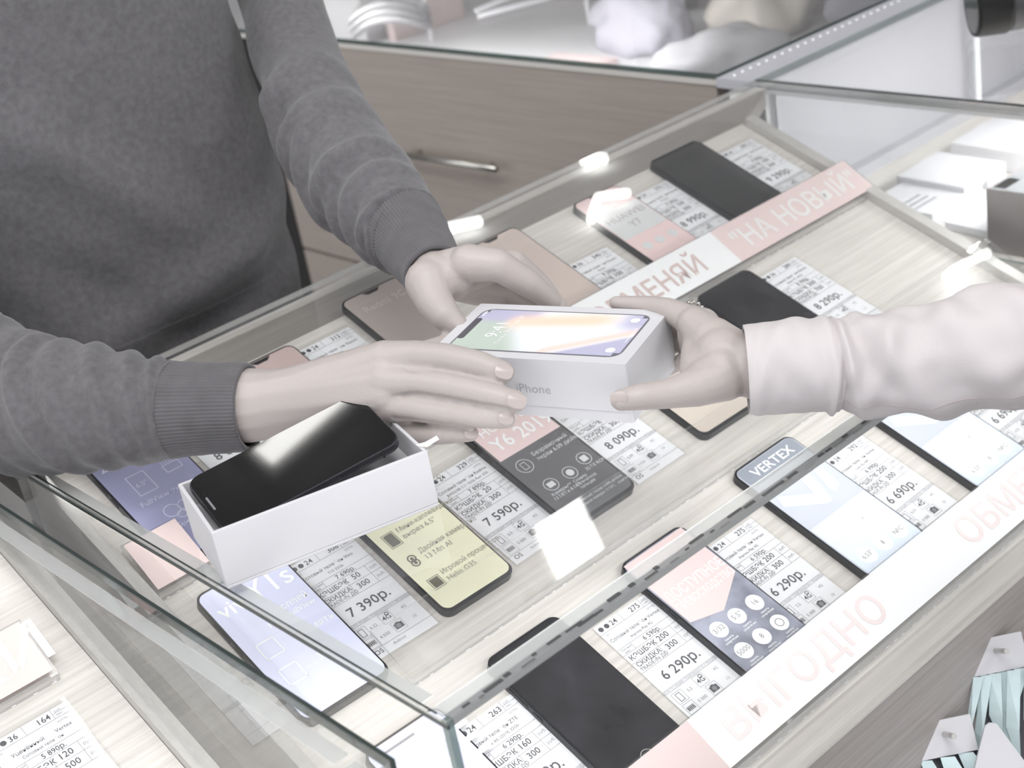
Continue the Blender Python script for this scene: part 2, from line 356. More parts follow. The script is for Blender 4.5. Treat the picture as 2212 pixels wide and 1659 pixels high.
# ------------------------------------------------------------------ price tags
def price_tag(x, v, label, num, name2, old, cash, disc, price, months='24', sub='', inch='6,5', mah='5 000', cam_='13', rot=0, names='Сотовый телефон', bottom=True, wash=False):
    t = thing('price_tag', label, 'price tag', sh(x, v-12, .05), 'printed price tags on the shelf', shrot(rot))
    MB().prism([(0, 0), (6.4, 0), (6.4, 12), (0, 12)], 0, .06).build('paper', paper, t)
    p = MB(); f = MB(); Z = .075; Y = lambda r: 12-r; ln = .035
    def hl(r, a=0, b=6.4): f.rect(a, b, Y(r)-ln/2, Y(r)+ln/2, Z)
    def vl(x_, r0, r1): f.rect(x_-ln/2, x_+ln/2, Y(r1), Y(r0), Z)
    p.disc(.45, Y(.5), .24, Z); p.disc(1.1, Y(.5), .24, Z); p.text(months, 1.5, Y(.74), .5, Z, bold=.02)
    p.text(num, 4.9, Y(.74), .52, Z, 'r', .012); f.text('руб.', 5.3, Y(.42), .2, Z); f.text('мес.', 5.3, Y(.78), .2, Z)
    vl(2.75, 0, .93); vl(5.1, 0, .93); hl(.48, 5.1, 6.4); hl(.95)
    f.text('2.24', .2, Y(1.3), .18, Z); f.text('327776', 5.0, Y(1.4), .2, Z)
    p.text(names, 3.2-.9, Y(2.05), .34, Z, 'c'); p.text(name2, 3.2+1.3, Y(2.05), .34, Z, 'l'); p.text(sub, 3.2, Y(2.6), .27, Z, 'c')
    hl(2.89); f.text('Обычная', .15, Y(3.2), .2, Z); f.text('цена', .3, Y(3.5), .2, Z); p.text(old, 3.6, Y(3.46), .44, Z, 'c', .01); vl(1.45, 2.89, 3.6)
    hl(3.6); p.text('КЭШБЭК', .25, Y(4.32), .48, Z, bold=.01); p.text(cash, 4.1, Y(4.32), .56, Z, 'c', .01); f.text('руб.', 5.5, Y(4.2), .28, Z)
    vl(3.05, 3.6, 5.7); vl(5.3, 3.6, 5.7); hl(4.58)
    p.text('СКИДКА', .25, Y(5.12), .44, Z, bold=.01); p.text('TRADE-IN ДО', .2, Y(5.58), .34, Z); p.text(disc, 4.1, Y(5.35), .56, Z, 'c', .01); f.text('руб.', 5.5, Y(5.25), .28, Z)
    hl(5.7); p.text(price, 3.2, Y(7.35), .92, Z, 'c', .014, wide=1.02)
    hl(8.04); f.text('ЦЕНА ПО АКЦИИ. ПОДРОБНОСТИ У ПРОДАВЦА', 3.2, Y(8.28), .17, Z, 'c', wide=1.15); hl(8.36)
    def icon(x_, r): f.frame(x_-.55, x_+.55, Y(r)-.55, Y(r)+.55, .03, Z)
    icon(.85, 9.15); p.frame(.6, 1.1, Y(9.55), Y(8.75), .05, Z); f.text(inch, 2.0, Y(9.25), .3, Z, 'c')
    icon(3.4, 9.0); p.text('4G', 3.4, Y(9.25), .46, Z, 'c', .02); p.ring(3.62, Y(8.72), .2, .07, Z, 12); f.text('4G', 5.2, Y(9.1), .28, Z, 'c')
    icon(.85, 10.4); p.frame(.45, 1.2, Y(10.6), Y(10.2), .05, Z)
    for k in range(4): p.rect(.52+k*.16, .63+k*.16, Y(10.52), Y(10.28), Z)
    f.text(mah, 2.2, Y(10.5), .3, Z, 'c'); icon(3.7, 10.25); p.rect(3.3, 4.1, Y(10.55), Y(9.98), Z); f.disc(3.7, Y(10.27), .22, Z+.01, 14); p.rect(3.5, 3.85, Y(9.98), Y(9.88), Z); f.text(cam_, 5.3, Y(10.4), .28, Z, 'c')
    hl(11.05); p.text('OS', .35, Y(11.62), .46, Z, bold=.01); f.text('Android', 2.2, Y(11.55), .26, Z)
    p.build('print', ink, t); f.build('fine_print', ink2, t)
    MB().prism([(-.25, -.3), (6.6, -.3), (6.6, 12.4), (-.25, 12.4)], .09, .12).build('clear_sleeve', sleeve_clear, t)
    return t
price_tag(49.0, 19.5, 'price tag numbered 263 at the front left corner beside the dark blank phone', '263', 'ZTE', '6 290р.', '160', '300', '5 990р.', sub='Blade A5 (2019) 32Gb', rot=-.5)
price_tag(64.9, 19.9, 'front row price tag 6 290 between the dark blank phone and the starry screen', '275', 'Vertex', '6 590р.', '200', '300', '6 290р.', sub='Impress Play 4G', inch='5,5', rot=-1.5)
price_tag(78.8, 19.8, 'front row price tag 6 290 half under the right side of the starry screen phone', '275', 'Vertex', '6 590р.', '200', '300', '6 290р.', sub='Impress Play 4G', inch='5,5', rot=-.6)
price_tag(96.1, 20.0, 'front row price tag 6 690 between the two pale blue phones', '292', 'Vertex', '6 990р.', '200', '300', '6 690р.', sub='Luck 4G NFC', inch='6,53', mah='4 000', rot=.8)
price_tag(113.6, 20.0, 'front row price tag 6 690 at the right frame edge under the pale sleeve', '292', 'Vertex', '6 990р.', '200', '300', '6 690р.', sub='Luck 4G NFC', inch='6,53', mah='4 000', rot=.5)
price_tag(49.3, 40.4, 'price tag 7 390 lying between the lavender phone and the yellow screen', '308', 'Vivo', '7 690р.', '50', '300', '7 390р.', sub='Y1S 32Gb', inch='6,22', mah='4 030', rot=-1.2)
price_tag(65.0, 40.8, 'price tag 7 590 between the yellow screen and the black pink-topped screen', '329', 'Realme', '7 890р.', '20', '300', '7 590р.', sub='RMX2185 C11 32Gb Ram 2Gb', rot=1.2)
price_tag(80.3, 40.9, 'price tag 8 090 just under the bottom of the held white box', '337', 'Huawei', '8 390р.', '20', '300', '8 090р.', sub='Y6 2019 32Gb', inch='6,09', mah='3 020', rot=.6)
price_tag(113.2, 41.9, 'price tag 8 290 beside the black phone above the pale sleeve', '280', 'Xiaomi', '8 990р.', '300', '700', '8 290р.', months='36', sub='Redmi 9C 64Gb', rot=1.0)
price_tag(51.2, 61.4, 'price tag numbered 130 peeking out behind the phone in the open box', '130', 'ZTE', '8 990р.', '50', '300', '8 690р.', sub='Blade', rot=0)
price_tag(96.9, 55.6, 'back row price tag half hidden by the white end of the long sign', '340', 'Xiaomi', '9 290р.', '100', '300', '8 990р.', months='36', sub='Redmi', rot=-1)
price_tag(112.3, 60.2, 'back row price tag between the pink and grey screen and the black phone', '375', 'Huawei', '9 290р.', '100', '300', '8 990р.', sub='Y7 2019', rot=1)
price_tag(127.3, 60.2, 'back row price tag right of the black phone near the far corner', '385', 'Samsung', '9 590р.', '100', '300', '9 290р.', sub='A10', rot=.4)
price_tag(66.6, 61.5, 'back row price tag mostly hidden behind the nearer hand of the seller', '312', 'Xiaomi', '8 290р.', '50', '300', '7 990р.', sub='Redmi', rot=.2)
price_tag(22.3, 40.2, 'price tag 164 on the neighbouring case shelf at the lower left', '164', 'Vertex', '5 890р.', '120', '500', '5 350р.', months='36', names='Уценённый', sub='Сотовый телефон', rot=-.3)

# ------------------------------------------------------------------ phones on the shelf
def phone(x0, x1, v0, v1, label, screen=black, rot=0, body=gunmetal, notch=None, home=False):
    t = thing('smartphone', label, 'phone', sh((x0+x1)/2, v0, .05), 'display phones on the sloping shelf', shrot(rot))
    W_, H_ = x1-x0, v1-v0; a = W_/2
    MB().prism(rr(-a, a, 0, H_, .9), 0, .74).prism(rr(-a+.12, a-.12, .12, H_-.12, .85), .74, .8).build('body', body, t)
    s = MB().prism(rr(-a+.17, a-.17, .34, H_-.24, .75), .8, .82); s.build('screen', screen, t)
    b = MB()
    for y0, y1 in ((H_*.55, H_*.62), (H_*.66, H_*.8)): b.box(-a-.07, -a+.05, y0, y1, .3, .52)
    b.build('side_button', body, t)
    if notch: MB().prism([(-1.1, H_-.32), (1.1, H_-.32), (.6, H_-.75), (-.6, H_-.75)][::-1], .825, .845).build('notch', black, t)
    if home: MB().ring(0, .95, .62, .08, .835, 28).build('home_button', steel, t)
    return t, a, H_
Z1 = .845; Z2 = .87
# front row
t, a, H_ = phone(42.4, 49.7, 7, 22.1, 'pale lavender phone with large letters at the front corner post', mat('lavender_screen', (214, 214, 236), .25), -1)
MB().text('ZTE', -3.0, 9.6, 3.2, Z1, bold=.02, wide=.95).build('lettering', mat('pale_blue_print', (236, 238, 250), .4), t)
MB().rect(-2.6, .6, H_-1.15, H_-.95, Z1).build('header_line', ink2, t)
t, a, H_ = phone(55.4, 63.3, 7.4, 22.7, 'dark blank phone in the front row next to the glass corner', mat('smudged_black_screen', (40, 40, 44), .12, .5, 30), -.4, home=True)
t, a, H_ = phone(71.2, 79.1, 7.6, 22.9, 'phone with a red banner over a starry screen in the front row', mat('starry_screen', (150, 152, 166), .2, .35, 38))
MB().poly([(-a+.3, H_-.35), (-a+.3, 7.3), (-.4, 6.4), (a-.3, 8.6), (a-.3, H_-.35)], Z1).build('red_banner', pinkm, t)
MB().text('ДОСТУПНОЕ', .1, 9.7, 1.0, Z2, 'c', .03, wide=.78).text('ПРЕВОСХОДСТВО', .1, 8.55, .72, Z2, 'c', .03, wide=.74).build('lettering', wht, t); MB().text('Твой путь к успеху', .1, 13.0, .5, Z2, 'c').build('subheading', wht, t)
c = MB(); g = MB()
for x_, y_, s1 in ((-2.3, 5.3, '3/32'), (0, 5.3, '5.5"'), (2.3, 5.3, '16'), (-2.3, 2.6, '5000'), (0, 2.6, '8'), (2.3, 2.6, '')):
    c.disc(x_, y_, .82, Z1+.004, 24); g.text(s1, x_, y_-.2, .5, Z2, 'c'); c.text('память', x_, y_-1.2, .2, Z2, 'c', .02); c.text('смартфона', x_, y_-1.5, .2, Z2, 'c', .02)
MB().ring(2.3, 2.6, .42, .08, Z2).build('fingerprint_print', ink2, t)
c.build('spec_discs', wht, t); g.build('spec_print', ink2, t)
def vi_phone(x0, x1, label, rot):
    t, a, H_ = phone(x0, x1, 8.0, 24.2, label, mat('grey_blue_screen', (204, 208, 218), .25, .04, 10), rot, notch=None)
    MB().prism(rr(-a+.28, a-.28, H_-2.6, H_-.3, .6), .822, .835).build('header_band', mat('slate_band', (150, 156, 166), .25), t)
    MB().text('VERTEX', .1, H_-1.9, 1.0, Z2, 'c', .03, wide=1.12).text('Luck', 1.0, H_-3.1, .4, Z2, 'l').build('lettering', wht, t)
    lb = mat('pale_blue_print2', (226, 236, 250), .3)
    MB().poly([(.55, 12.7), (2.0, 12.7), (.65, 8.2), (-.1, 8.2), (-3.7, 10.4), (-3.2, 11.6), (-.1, 9.7)], Z1).poly([(2.55, 12.4), (3.4, 12.0), (2.75, 9.0), (1.9, 8.6), (1.5, 9.2)], Z1).rect(-a+.3, a-.3, .5, 7.1, Z1).build('blue_graphic', lb, t)
    MB().text('ОПЕРАТИВНАЯ', .2, 5.9, .68, Z2, 'c', .03).text('ПАМЯТЬ', .1, 4.75, .98, Z2, 'c', .04).text('3 Гб', .0, 3.55, .98, Z2, 'c', .04).build('lettering', wht, t)
    c = MB(); g = MB()
    for x_, s1 in ((-2.25, '6,53"'), (.05, '8'), (2.35, 'NFC')): c.disc(x_, 2.1, .92, Z1+.006, 24); g.text(s1, x_, 1.9, .46, Z2, 'c'); c.text('экран', x_, .75, .28, Z2, 'c', .02)
    c.build('spec_discs', wht, t); g.build('spec_print', ink2, t)
vi_phone(87.6, 96.1, 'pale blue phone with a slate header band, in the middle of the front row', .5)
vi_phone(104.7, 113.3, 'pale blue phone under the pale sleeve at the right of the front row', .6)
# middle row
t, a, H_ = phone(41.2, 49.4, 26.6, 42, 'lavender phone sticking out below the open white tray', mat('lavender_screen2', (220, 222, 246), .25, .02, 8), -1.0)
MB().text('Y1s', -.6, 12.0, 2.0, Z1, bold=.03).text('vivo', -3.4, 12.0, 1.5, Z1, bold=.02).text('Дисплей', -.4, 10.0, .62, Z1, bold=.02).text('Halo FullView', -1.0, 9.1, .55, Z1, bold=.02).text('android', -2.0, 1.9, .7, Z1).frame(-3.0, -1.3, 6.6, 8.4, .12, Z1).frame(-3.0, -1.3, 3.6, 5.4, .12, Z1).text('Память', .2, 6.9, .7, Z1).text('32 Гб', .2, 4.2, .7, Z1).build('lettering', wht, t)
t, a, H_ = phone(56.4, 64.1, 28.0, 43.6, 'phone with a pale yellow screen in front of the open tray', mat('yellow_screen', (240, 238, 208), .3, .02, 10), -.4)
g = MB(); l2 = MB()
for y_, s1, s2 in ((12.0, 'Большой аккумулятор', '5000 мАч'), (9.2, 'Мини-каплевидный', 'вырез 6.5"'), (6.3, 'Двойная камера на', '13 Мп AI'), (3.4, 'Игровой процессор', 'Helio G35')):
    l2.text(s1, -1.4, y_, .52, Z1, wide=.9); l2.text(s2, -1.4, y_-.85, .52, Z1)
g.prism(rr(-2.7, -1.9, 11.3, 12.4, .12), Z1, Z1+.01).prism(rr(-2.8, -1.9, 8.2, 9.6, .1), Z1, Z1+.01).ring(-2.35, 5.4+.35, .42, .13, Z1).ring(-2.35, 6.3, .42, .13, Z1).disc(-2.35, 5.75, .16, Z1, 10).disc(-2.35, 6.3, .16, Z1, 10).rect(-2.8, -1.9, 2.6, 3.6, Z1).frame(-2.95, -1.75, 2.45, 3.75, .05, Z1).frame(-2.95, -1.75, 8.05, 9.75, .05, Z1)
g.build('spec_icons', mat('olive_grey_print', (112, 110, 98), .5), t); l2.build('lettering', mat('warm_grey_print', (150, 148, 136), .5), t)
t, a, H_ = phone(71.3, 79.6, 28.4, 44.2, 'charcoal screen phone with a pink heading below the held box', mat('charcoal_screen', (104, 104, 106), .22, .05, 8), .2)
MB().rect(-a+.35, a-.35, 9.7, H_-1.1, Z1).build('pink_heading', pinkm, t)
MB().text('HUAWEI', -3.1, 12.9, 1.0, Z2, bold=.012, wide=1.05).text('Y6 2019', -3.1, 10.7, 1.55, Z2, bold=.018, wide=.95).build('heading_lettering', wht, t)
g = MB(); lg = mat('light_grey_print', (214, 214, 216), .5)
for x_, y_, r_ in ((-2.4, 8.0, .85), (-2.1, 4.9, .75), (.3, 4.9, .75), (2.6, 5.4, .75)): g.ring(x_, y_, r_, .07, Z1, 20)
g.frame(-2.7, -2.1, 7.55, 8.45, .06, Z1).rect(-2.5, -1.7, 4.6, 5.2, Z1).disc(.3, 4.9, .4, Z1).rect(2.25, 2.95, 5.05, 5.75, Z1)
g.text('Безрамочный', -.9, 8.4, .46, Z1).text('экран 6.09 дюйма*', -.9, 7.7, .46, Z1).text('Камеры**', -3.0, 3.7, .36, Z1).text('13 МП и 8 МП', -3.2, 3.2, .36, Z1).text('Сканер', -.3, 3.7, .32, Z1).text('отпечатков', -.4, 3.25, .32, Z1).text('пальцев', -.3, 2.8, .32, Z1).text('32 Гб ROM', 1.7, 4.1, .36, Z1).text('* Фактический экран: 6.088 дюйма', -2.8, 1.7, .28, Z1).text('** Основная камера 13 МП, фронтальная 8 МП', -2.8, 1.2, .28, Z1)
g.build('spec_print', lg, t)
phone(89.2, 97.1, 28.8, 44.6, 'phone with a beige screen behind the hand of the customer', mat('beige_screen', (214, 202, 190), .25, .03, 10))
phone(104.2, 112.7, 27.6, 43.4, 'black phone above the pale sleeve, scuffed and off', mat('scuffed_black_screen', (40, 40, 42), .1, .5, 25), .6)
# back row
t, a, H_ = phone(42.3, 50.2, 45.6, 61.3, 'violet-grey phone under the near sleeve, left end of the back row', mat('violet_screen', (170, 170, 204), .2, .10, 7), -.5)
wl = mat('pale_lilac_print', (226, 226, 246), .4)
g = MB().text('ZTE Blade V', -3.2, 12.4, 1.05, Z1, bold=.01).text('FullView экран', -2.6, 7.0, .56, Z1).text('Тройная камера', -2.9, 3.2, .6, Z1).frame(-2.0, -.2, 8.2, 10.8, .09, Z1).text('6.5"', -1.7, 9.2, .5, Z1).frame(1.3, 2.9, 9.2, 10.2, .09, Z1).ring(-.8, 5.3, .75, .08, Z1).ring(.4, 5.3, .6, .08, Z1).ring(-.3, 4.5, .45, .08, Z1)
for k in range(6): g.rect(1.4+k*.25, 1.47+k*.25, 10.25, 10.7, Z1)
g.build('lettering', wl, t)
phone(58.9, 66.5, 46.6, 62.3, 'dusty pink screen phone peeking out above the near wrist', mat('rose_screen', (204, 182, 178), .3, .02, 8), .2, notch=True)
t, a, H_ = phone(73.9, 81.6, 49, 64.3, 'taupe screen phone with faint letters between the two hands of the seller', mat('taupe_screen', (178, 166, 160), .15, .05, 8), .3, notch=True)
MB().text('Redmi 9C', -2.6, 12.4, .9, Z1, bold=.01).build('lettering', mat('taupe_print', (200, 190, 184), .4), t)
phone(89.6, 97.2, 48, 63.5, 'pinkish beige screen phone just behind the farther hand of the seller', mat('pale_rose_screen', (206, 190, 182), .2, .03, 8), 0, notch=True)
t, a, H_ = phone(104.9, 112.2, 47, 62.6, 'pink and grey screen phone in the back row under a bent lamp reflection', mat('pink_screen', (232, 206, 204), .25, .02, 8), 0, notch=True)
MB().rect(-a+.3, a-.3, 7.4, 12.2, Z1).build('grey_band', mat('light_grey_band', (214, 214, 214), .4), t)
MB().text('HUAWEI', 0, 10.2, .95, Z2, 'c', .02, wide=1.1).text('Y7', 0, 8.6, 1.0, Z2, 'c', .02).build('lettering', mat('mid_grey_print', (176, 170, 170), .5), t)
g = MB()
for x_ in (-2, 0, 2): g.disc(x_, 5.4, .62, Z1)
g.build('spec_discs', mat('light_grey_band', (214, 214, 214), .4), t)
phone(118.4, 126.9, 47.5, 63.4, 'large black phone at the right end of the back row', mat('plain_black_screen', (50, 50, 51), .1, .3, 18), 0)

# ------------------------------------------------------------------ clear sign strips between the rows
def strip(x0, x1, v, label, inserts, name='sign_strip', w=5.4, lift=1.25):
    t = thing(name, label, 'sign holder', sh(x0, v, .02), None, shrot(0))
    L_ = x1-x0; th = math.atan2(lift-.25, w); cy, sy = math.cos(th), math.sin(th)
    pl = MB().add([(0, 0, .85), (L_, 0, .85), (L_, w*cy, .85+w*sy), (0, w*cy, .85+w*sy), (0, .03, .6), (L_, .03, .6), (L_, w*cy, .6+w*sy), (0, w*cy, .6+w*sy)],
                  [(0, 1, 2, 3), (7, 6, 5, 4)]).add([(0, 0, .85), (L_, 0, .85), (L_, w*cy, .85+w*sy), (0, w*cy, .85+w*sy), (0, .03, .6), (L_, .03, .6), (L_, w*cy, .6+w*sy), (0, w*cy, .6+w*sy)],
                  [(0, 4, 5, 1), (1, 5, 6, 2), (2, 6, 7, 3), (3, 7, 4, 0)], 1)
    pl.build('clear_plate', [acrylic, edge_acr], t)
    MB().box(0, L_, -.25, -.02, 0, .85, 0, 1).build('front_lip', [acrylic, edge_acr], t)
    for xe in (0, L_-.08): MB().add([(xe, 0, .85), (xe+.08, 0, .85), (xe+.08, 0, .02), (xe, 0, .02), (xe, w*cy, .58+w*sy), (xe+.08, w*cy, .58+w*sy), (xe+.08, w*cy, .9), (xe, w*cy, .9)], [(0, 3, 2, 1), (4, 5, 6, 7), (0, 1, 5, 4), (2, 3, 7, 6), (1, 2, 6, 5), (0, 4, 7, 3)]).build('end_cap', acrylic, t)
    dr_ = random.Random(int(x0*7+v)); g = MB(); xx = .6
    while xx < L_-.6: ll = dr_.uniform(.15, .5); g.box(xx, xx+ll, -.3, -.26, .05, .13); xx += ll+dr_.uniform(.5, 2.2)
    g.build('painted_glints', mat('glint_white', (250, 250, 250), .2), t)['kind'] = 'stuff'  # white dashes painted in as reflected dots of the light strip
    zz = lambda y: .88+y*sy/cy
    for i0, i1, m, texts, tm in inserts:
        q = MB().add([(i0-x0, .25, zz(.25)), (i1-x0, .25, zz(.25)), (i1-x0, w*cy-.15, zz(w*cy-.15)), (i0-x0, w*cy-.15, zz(w*cy-.15))], [(0, 1, 2, 3)])
        c = q.build('insert_card', m, t)
        for s1, x_, hh, wd in texts:
            g = MB().text(s1, x_-x0, 1.35, hh, 0, 'c', .03, wide=wd)
            g.v = [(a_, b_, zz(b_)+.03) for a_, b_, _ in g.v]; g.build('lettering', tm, c)
    return t
signw = mat('sign_white', (234, 234, 234), .4); signp = mat('sign_pink', (222, 202, 199), .4); signl = mat('sign_letter', (222, 206, 202), .5)
strip(39.6, 137.2, 44.1, 'long clear strip with a white and pink lettered card behind the hands', [(88.2, 112.9, signw, [('ОБМЕНЯЙ', 100.6, 2.3, 1.0)], mat('tan_letter', (202, 180, 175), .5)), (112.9, 136.9, signp, [('"НА НОВЫЙ"', 125.2, 2.5, .98)], mat('sign_grey_letter', (228, 227, 225), .5)), (39.8, 44.7, signp, [], signl)])
strip(50.0, 138.3, 25.0, 'long empty clear strip across the middle row, glinting', [], w=5.2)
strip(39.6, 137.2, 3.3, 'glowing white lettered strip along the front glass', [(39.8, 63.4, signp, [], wht), (63.4, 137.0, mat('sign_bright', (250, 250, 250), .4), [('ВЫГОДНО', 75.5, 2.5, 1.1), ('ОБМЕНЯЙ', 107.5, 2.5, 1.1)], mat('faint_pink_letter', (244, 228, 226), .5))], w=5.2)
strip(-20, 29.6, 42.4, 'pink lettered strip in the neighbouring case at lower left', [(-19.8, 29.4, mat('sign_pink2', (244, 210, 205), .4), [('РАССРОЧКИ', 13.0, 3.4, 1.15)], wht)])
# small white paper card lying on the shelf near the corner post, and the white slip of the left case
o = thing('smartphone', 'pale phone in the neighbouring case below the pink strip', 'phone', sh(12, 26, .05), None, shrot(0))
MB().prism(rr(-4, 4, 0, 15.5, .9), 0, .74).build('body', gunmetal, o); MB().prism(rr(-3.7, 3.7, .4, 15.1, .7), .74, .8).build('screen', mat('lavender_screen', (214, 214, 236), .25), o)

# ------------------------------------------------------------------ white boxes inside the corner case
def quadbox(name, label, cat, P, z0, m, group=None):
    t = thing(name, label, cat, (P[0][0], P[0][1], z0), group)
    hgt = P[0][2]
    n = MB().prism([(p[0], p[1]) for p in P], z0, hgt); o = n.build('carton', m, t, world=True)
    bv = o.modifiers.new('edge', 'BEVEL'); bv.width = .0008; bv.segments = 2
    return t, hgt
def unzt(px, py, z): d = CR @ Vector(((px-CX)/F, (py-CY)/F, 1.0)); return Vector((0, 0, CAMZ)) + d*((z-CAMZ)/d.z)
def sq(c0, ux, uy, w_, d_, z): return [(c0[0]+ux[0]*a*w_+uy[0]*b*d_, c0[1]+ux[1]*a*w_+uy[1]*b*d_, z) for a, b in ((0, 0), (1, 0), (1, 1), (0, 1))]
gb = 'small white cartons in the corner case'
ux, uy = (1, .02), (-.02, 1)
t, hgt = quadbox('white_box', 'white cube-like carton in the corner case, tallest of the white ones', 'box', sq((160.2, 104.5), (1, .03), (.06, 1), 10.2, 10.8, -16.4), -19.45, white, gb)
MB().add([(164.6, 104.44, -17.2), (165.7, 104.46, -17.2), (165.7, 104.46, -18.3), (164.6, 104.44, -18.3)], [(0, 1, 2, 3)]).build('logo_print', ink2, t, world=True)
t, hgt = quadbox('white_box', 'white carton at the rear of the corner case behind the tallest one', 'box', sq((174.0, 104.0), (1, .03), (.06, 1), 12.0, 12.0, -16.4), -19.45, white, gb)
t, hgt = quadbox('white_box', 'low white carton next to the end of the pink sign', 'box', sq((152.4, 104.2), (1, -.02), (.02, 1), 8.6, 10.4, -17.2), -19.45, white, gb)
q = MB()
for k in range(3): q.box(153.2, 157.8, 107+k*1.2, 107.4+k*1.2, -17.19, -17.17)
q.build('fine_print', ink2, t, world=True)
t, hgt = quadbox('white_box', 'flat white carton with a dark product picture beside the dark box', 'box', sq((152.2, 92.6), (1, .0), (.12, 1), 9.5, 10.6, -18.4), -19.45, white, gb)
MB().prism(rr(157.4, 160.4, 96.4, 99.6, .8), -18.39, -18.36).prism(rr(155.8, 158.4, 94.4, 97.0, .6), -18.39, -18.36).build('product_picture', mat('dark_product_print', (150, 152, 160), .4), t, world=True)
db = mat('dark_taupe_card', (128, 121, 120), .35, .10, 25)
t, hgt = quadbox('dark_box', 'dark taupe carton standing at the right frame edge in the corner case', 'box', sq((149.6, 85.2), (1, .0), (-.02, 1), 14.0, 9.4, -11.4), -19.45, db)
MB().rect(150.0, 153.5, 92.4, 94.0, -11.36).build('label_sticker', white, t, world=True)
MB().add([(149.58, 85.6, -11.36), (163, 85.6, -11.36), (163, 94.2, -11.36), (149.5, 94.2, -11.36)], [(0, 1, 2, 3)]).build('lid_panel', mat('slate_card', (122, 123, 126), .3, .1, 20), t, world=True)

# ------------------------------------------------------------------ camera lens on the far glass
ln = thing('camera_lens', 'black camera lens at the upper right frame corner, lying on the far glass', 'camera', (172, 107, 0))
ax = Vector((.736, -.677, 0)).normalized(); c0 = Vector((170.3, 109.0, 4.05))
def barrel(name, s0, s1, r0, r1, m, extra=0):
    MB().tube([c0+ax*s0, c0+ax*(s0+.3), c0+ax*(s1-.3), c0+ax*s1], [r0*.96, r0, r1, r1*.96], 40).build(name, m, ln, world=True, smooth=False)
lb_ = mat('lens_black', (12, 12, 12), .5, spec=.25)
barrel('hood', 0, 4.3, 3.9, 4.0, lb_); barrel('focus_ring', 4.3, 6.6, 3.8, 3.8, mat('lens_rubber', (46, 46, 48), .5, bump=.3, bs=900)); barrel('trim_ring', 6.6, 7.0, 3.95, 3.95, steel); barrel('zoom_ring', 7.0, 13, 4.0, 4.0, lb_)
MB().tube([c0+ax*-.05, c0+ax*.02], [3.3, 3.4], 32).build('front_glass', black, ln, world=True)
MB().box(178, 190, 95, 103, .02, 11).build('camera_body', lb_, ln, world=True)

# ------------------------------------------------------------------ goods under the glass of the rear counter
def soft(name, label, cat, c, rx, ry, rz, m, seed, rotz=0):
    """a slumped soft thing: noise-shaped ellipsoid with a flat base"""
    t = thing(name, label, cat, (c[0], c[1], -16.1)); bm = bmesh.new(); bmesh.ops.create_icosphere(bm, subdivisions=4, radius=1)
    for v in bm.verts:
        n = noise.noise(v.co*1.7+Vector((seed, 0, 0)))*.35+noise.noise(v.co*4+Vector((0, seed, 0)))*.14
        p = v.co*(1+n); z = max(p.z, -.45); x, y = p.x*rx, p.y*ry
        v.co = Vector((x*math.cos(rotz)-y*math.sin(rotz), x*math.sin(rotz)+y*math.cos(rotz), (z+.45)*rz))*S
    me = bpy.data.meshes.new(name); bm.to_mesh(me); bm.free(); me.materials.append(m)
    me.polygons.foreach_set('use_smooth', [True]*len(me.polygons)); o = bpy.data.objects.new('shell', me); COL.objects.link(o); o.parent = t
    return t
soft('cloth_bundle', 'off-white cloth bundle under the rear glass by the seller shoulder', 'cloth', (203, 305), 13, 16, 9, mat('off_white_cloth', (222, 220, 215), .8), 2, .4)
t = thing('grey_carton', 'grey carton under the rear glass next to the off-white bundle', 'box', (200, 278, -16.1)); MB().box(190, 211, 271, 287, -16.1, -6).build('carton', mat('grey_card', (150, 149, 150), .6), t, world=True); MB().box(190.5, 210.5, 271.3, 286.7, -5.99, -5.9).build('lid_panel', mat('grey_card2', (168, 167, 168), .6), t, world=True)
t = thing('pink_card', 'upright pink card under the rear glass', 'card', (203, 266, -16.1)); MB().box(194, 214, 266, 268.6, -16.1, -4).build('sheet', mat('dull_rose_card', (196, 176, 174), .6), t, world=True); MB().box(194.5, 213.5, 265.8, 266, -15, -5).build('face', mat('dull_rose_card2', (204, 184, 182), .6), t, world=True)
t = thing('cable_coil', 'looped grey cable under the rear glass', 'cable', (186, 256, -16.1))
for k in range(3): MB().tube([(186+8*math.cos(a)+k, 256+8*math.sin(a)+k*1.4, -9+k*1.2+2*math.sin(a*2)) for a in [2*math.pi*j/28 for j in range(29)]], .8, 8).build('loop', mat('grey_cable', (132, 131, 132), .5), t, world=True, smooth=True)
t = thing('wire_rack', 'thin white wire rack under the rear glass', 'rack', (205, 235, -16.1))
for p0, p1 in (((196, 256, -5), (214, 226, -5)), ((196, 240, -9), (222, 233, -6)), ((214, 226, -5), (214, 226, -16)), ((196, 256, -5), (196, 256, -16)), ((190, 232, -8), (222, 220, -8))): MB().tube([p0, p1], .5, 8).build('rod', white, t, world=True)
soft('dark_jacket', 'dark charcoal folded jacket under the rear glass', 'clothing', (225, 220), 8, 11, 11, mat('charcoal_cloth', (96, 96, 100), .8), 5, .5)
soft('lilac_pouch', 'pale lilac pouch under the rear glass', 'pouch', (205, 202), 8, 12, 9, mat('lilac_cloth', (176, 174, 184), .7), 9, -.3)
soft('beige_bag', 'beige bag under the rear glass near the far corner', 'bag', (217, 183), 10, 10, 12, mat('beige_cloth', (188, 182, 172), .7), 14, .2)
soft('grey_pouch', 'mid grey pouch under the rear glass between the lilac pouch and the joint', 'pouch', (190, 168), 8, 14, 6, mat('mid_grey_cloth', (150, 149, 152), .8), 21, .5)
soft('slate_coat', 'slate coat under the rear glass at the far right end', 'clothing', (226, 155), 10, 14, 11, mat('slate_cloth', (120, 119, 126), .8), 30, .5)
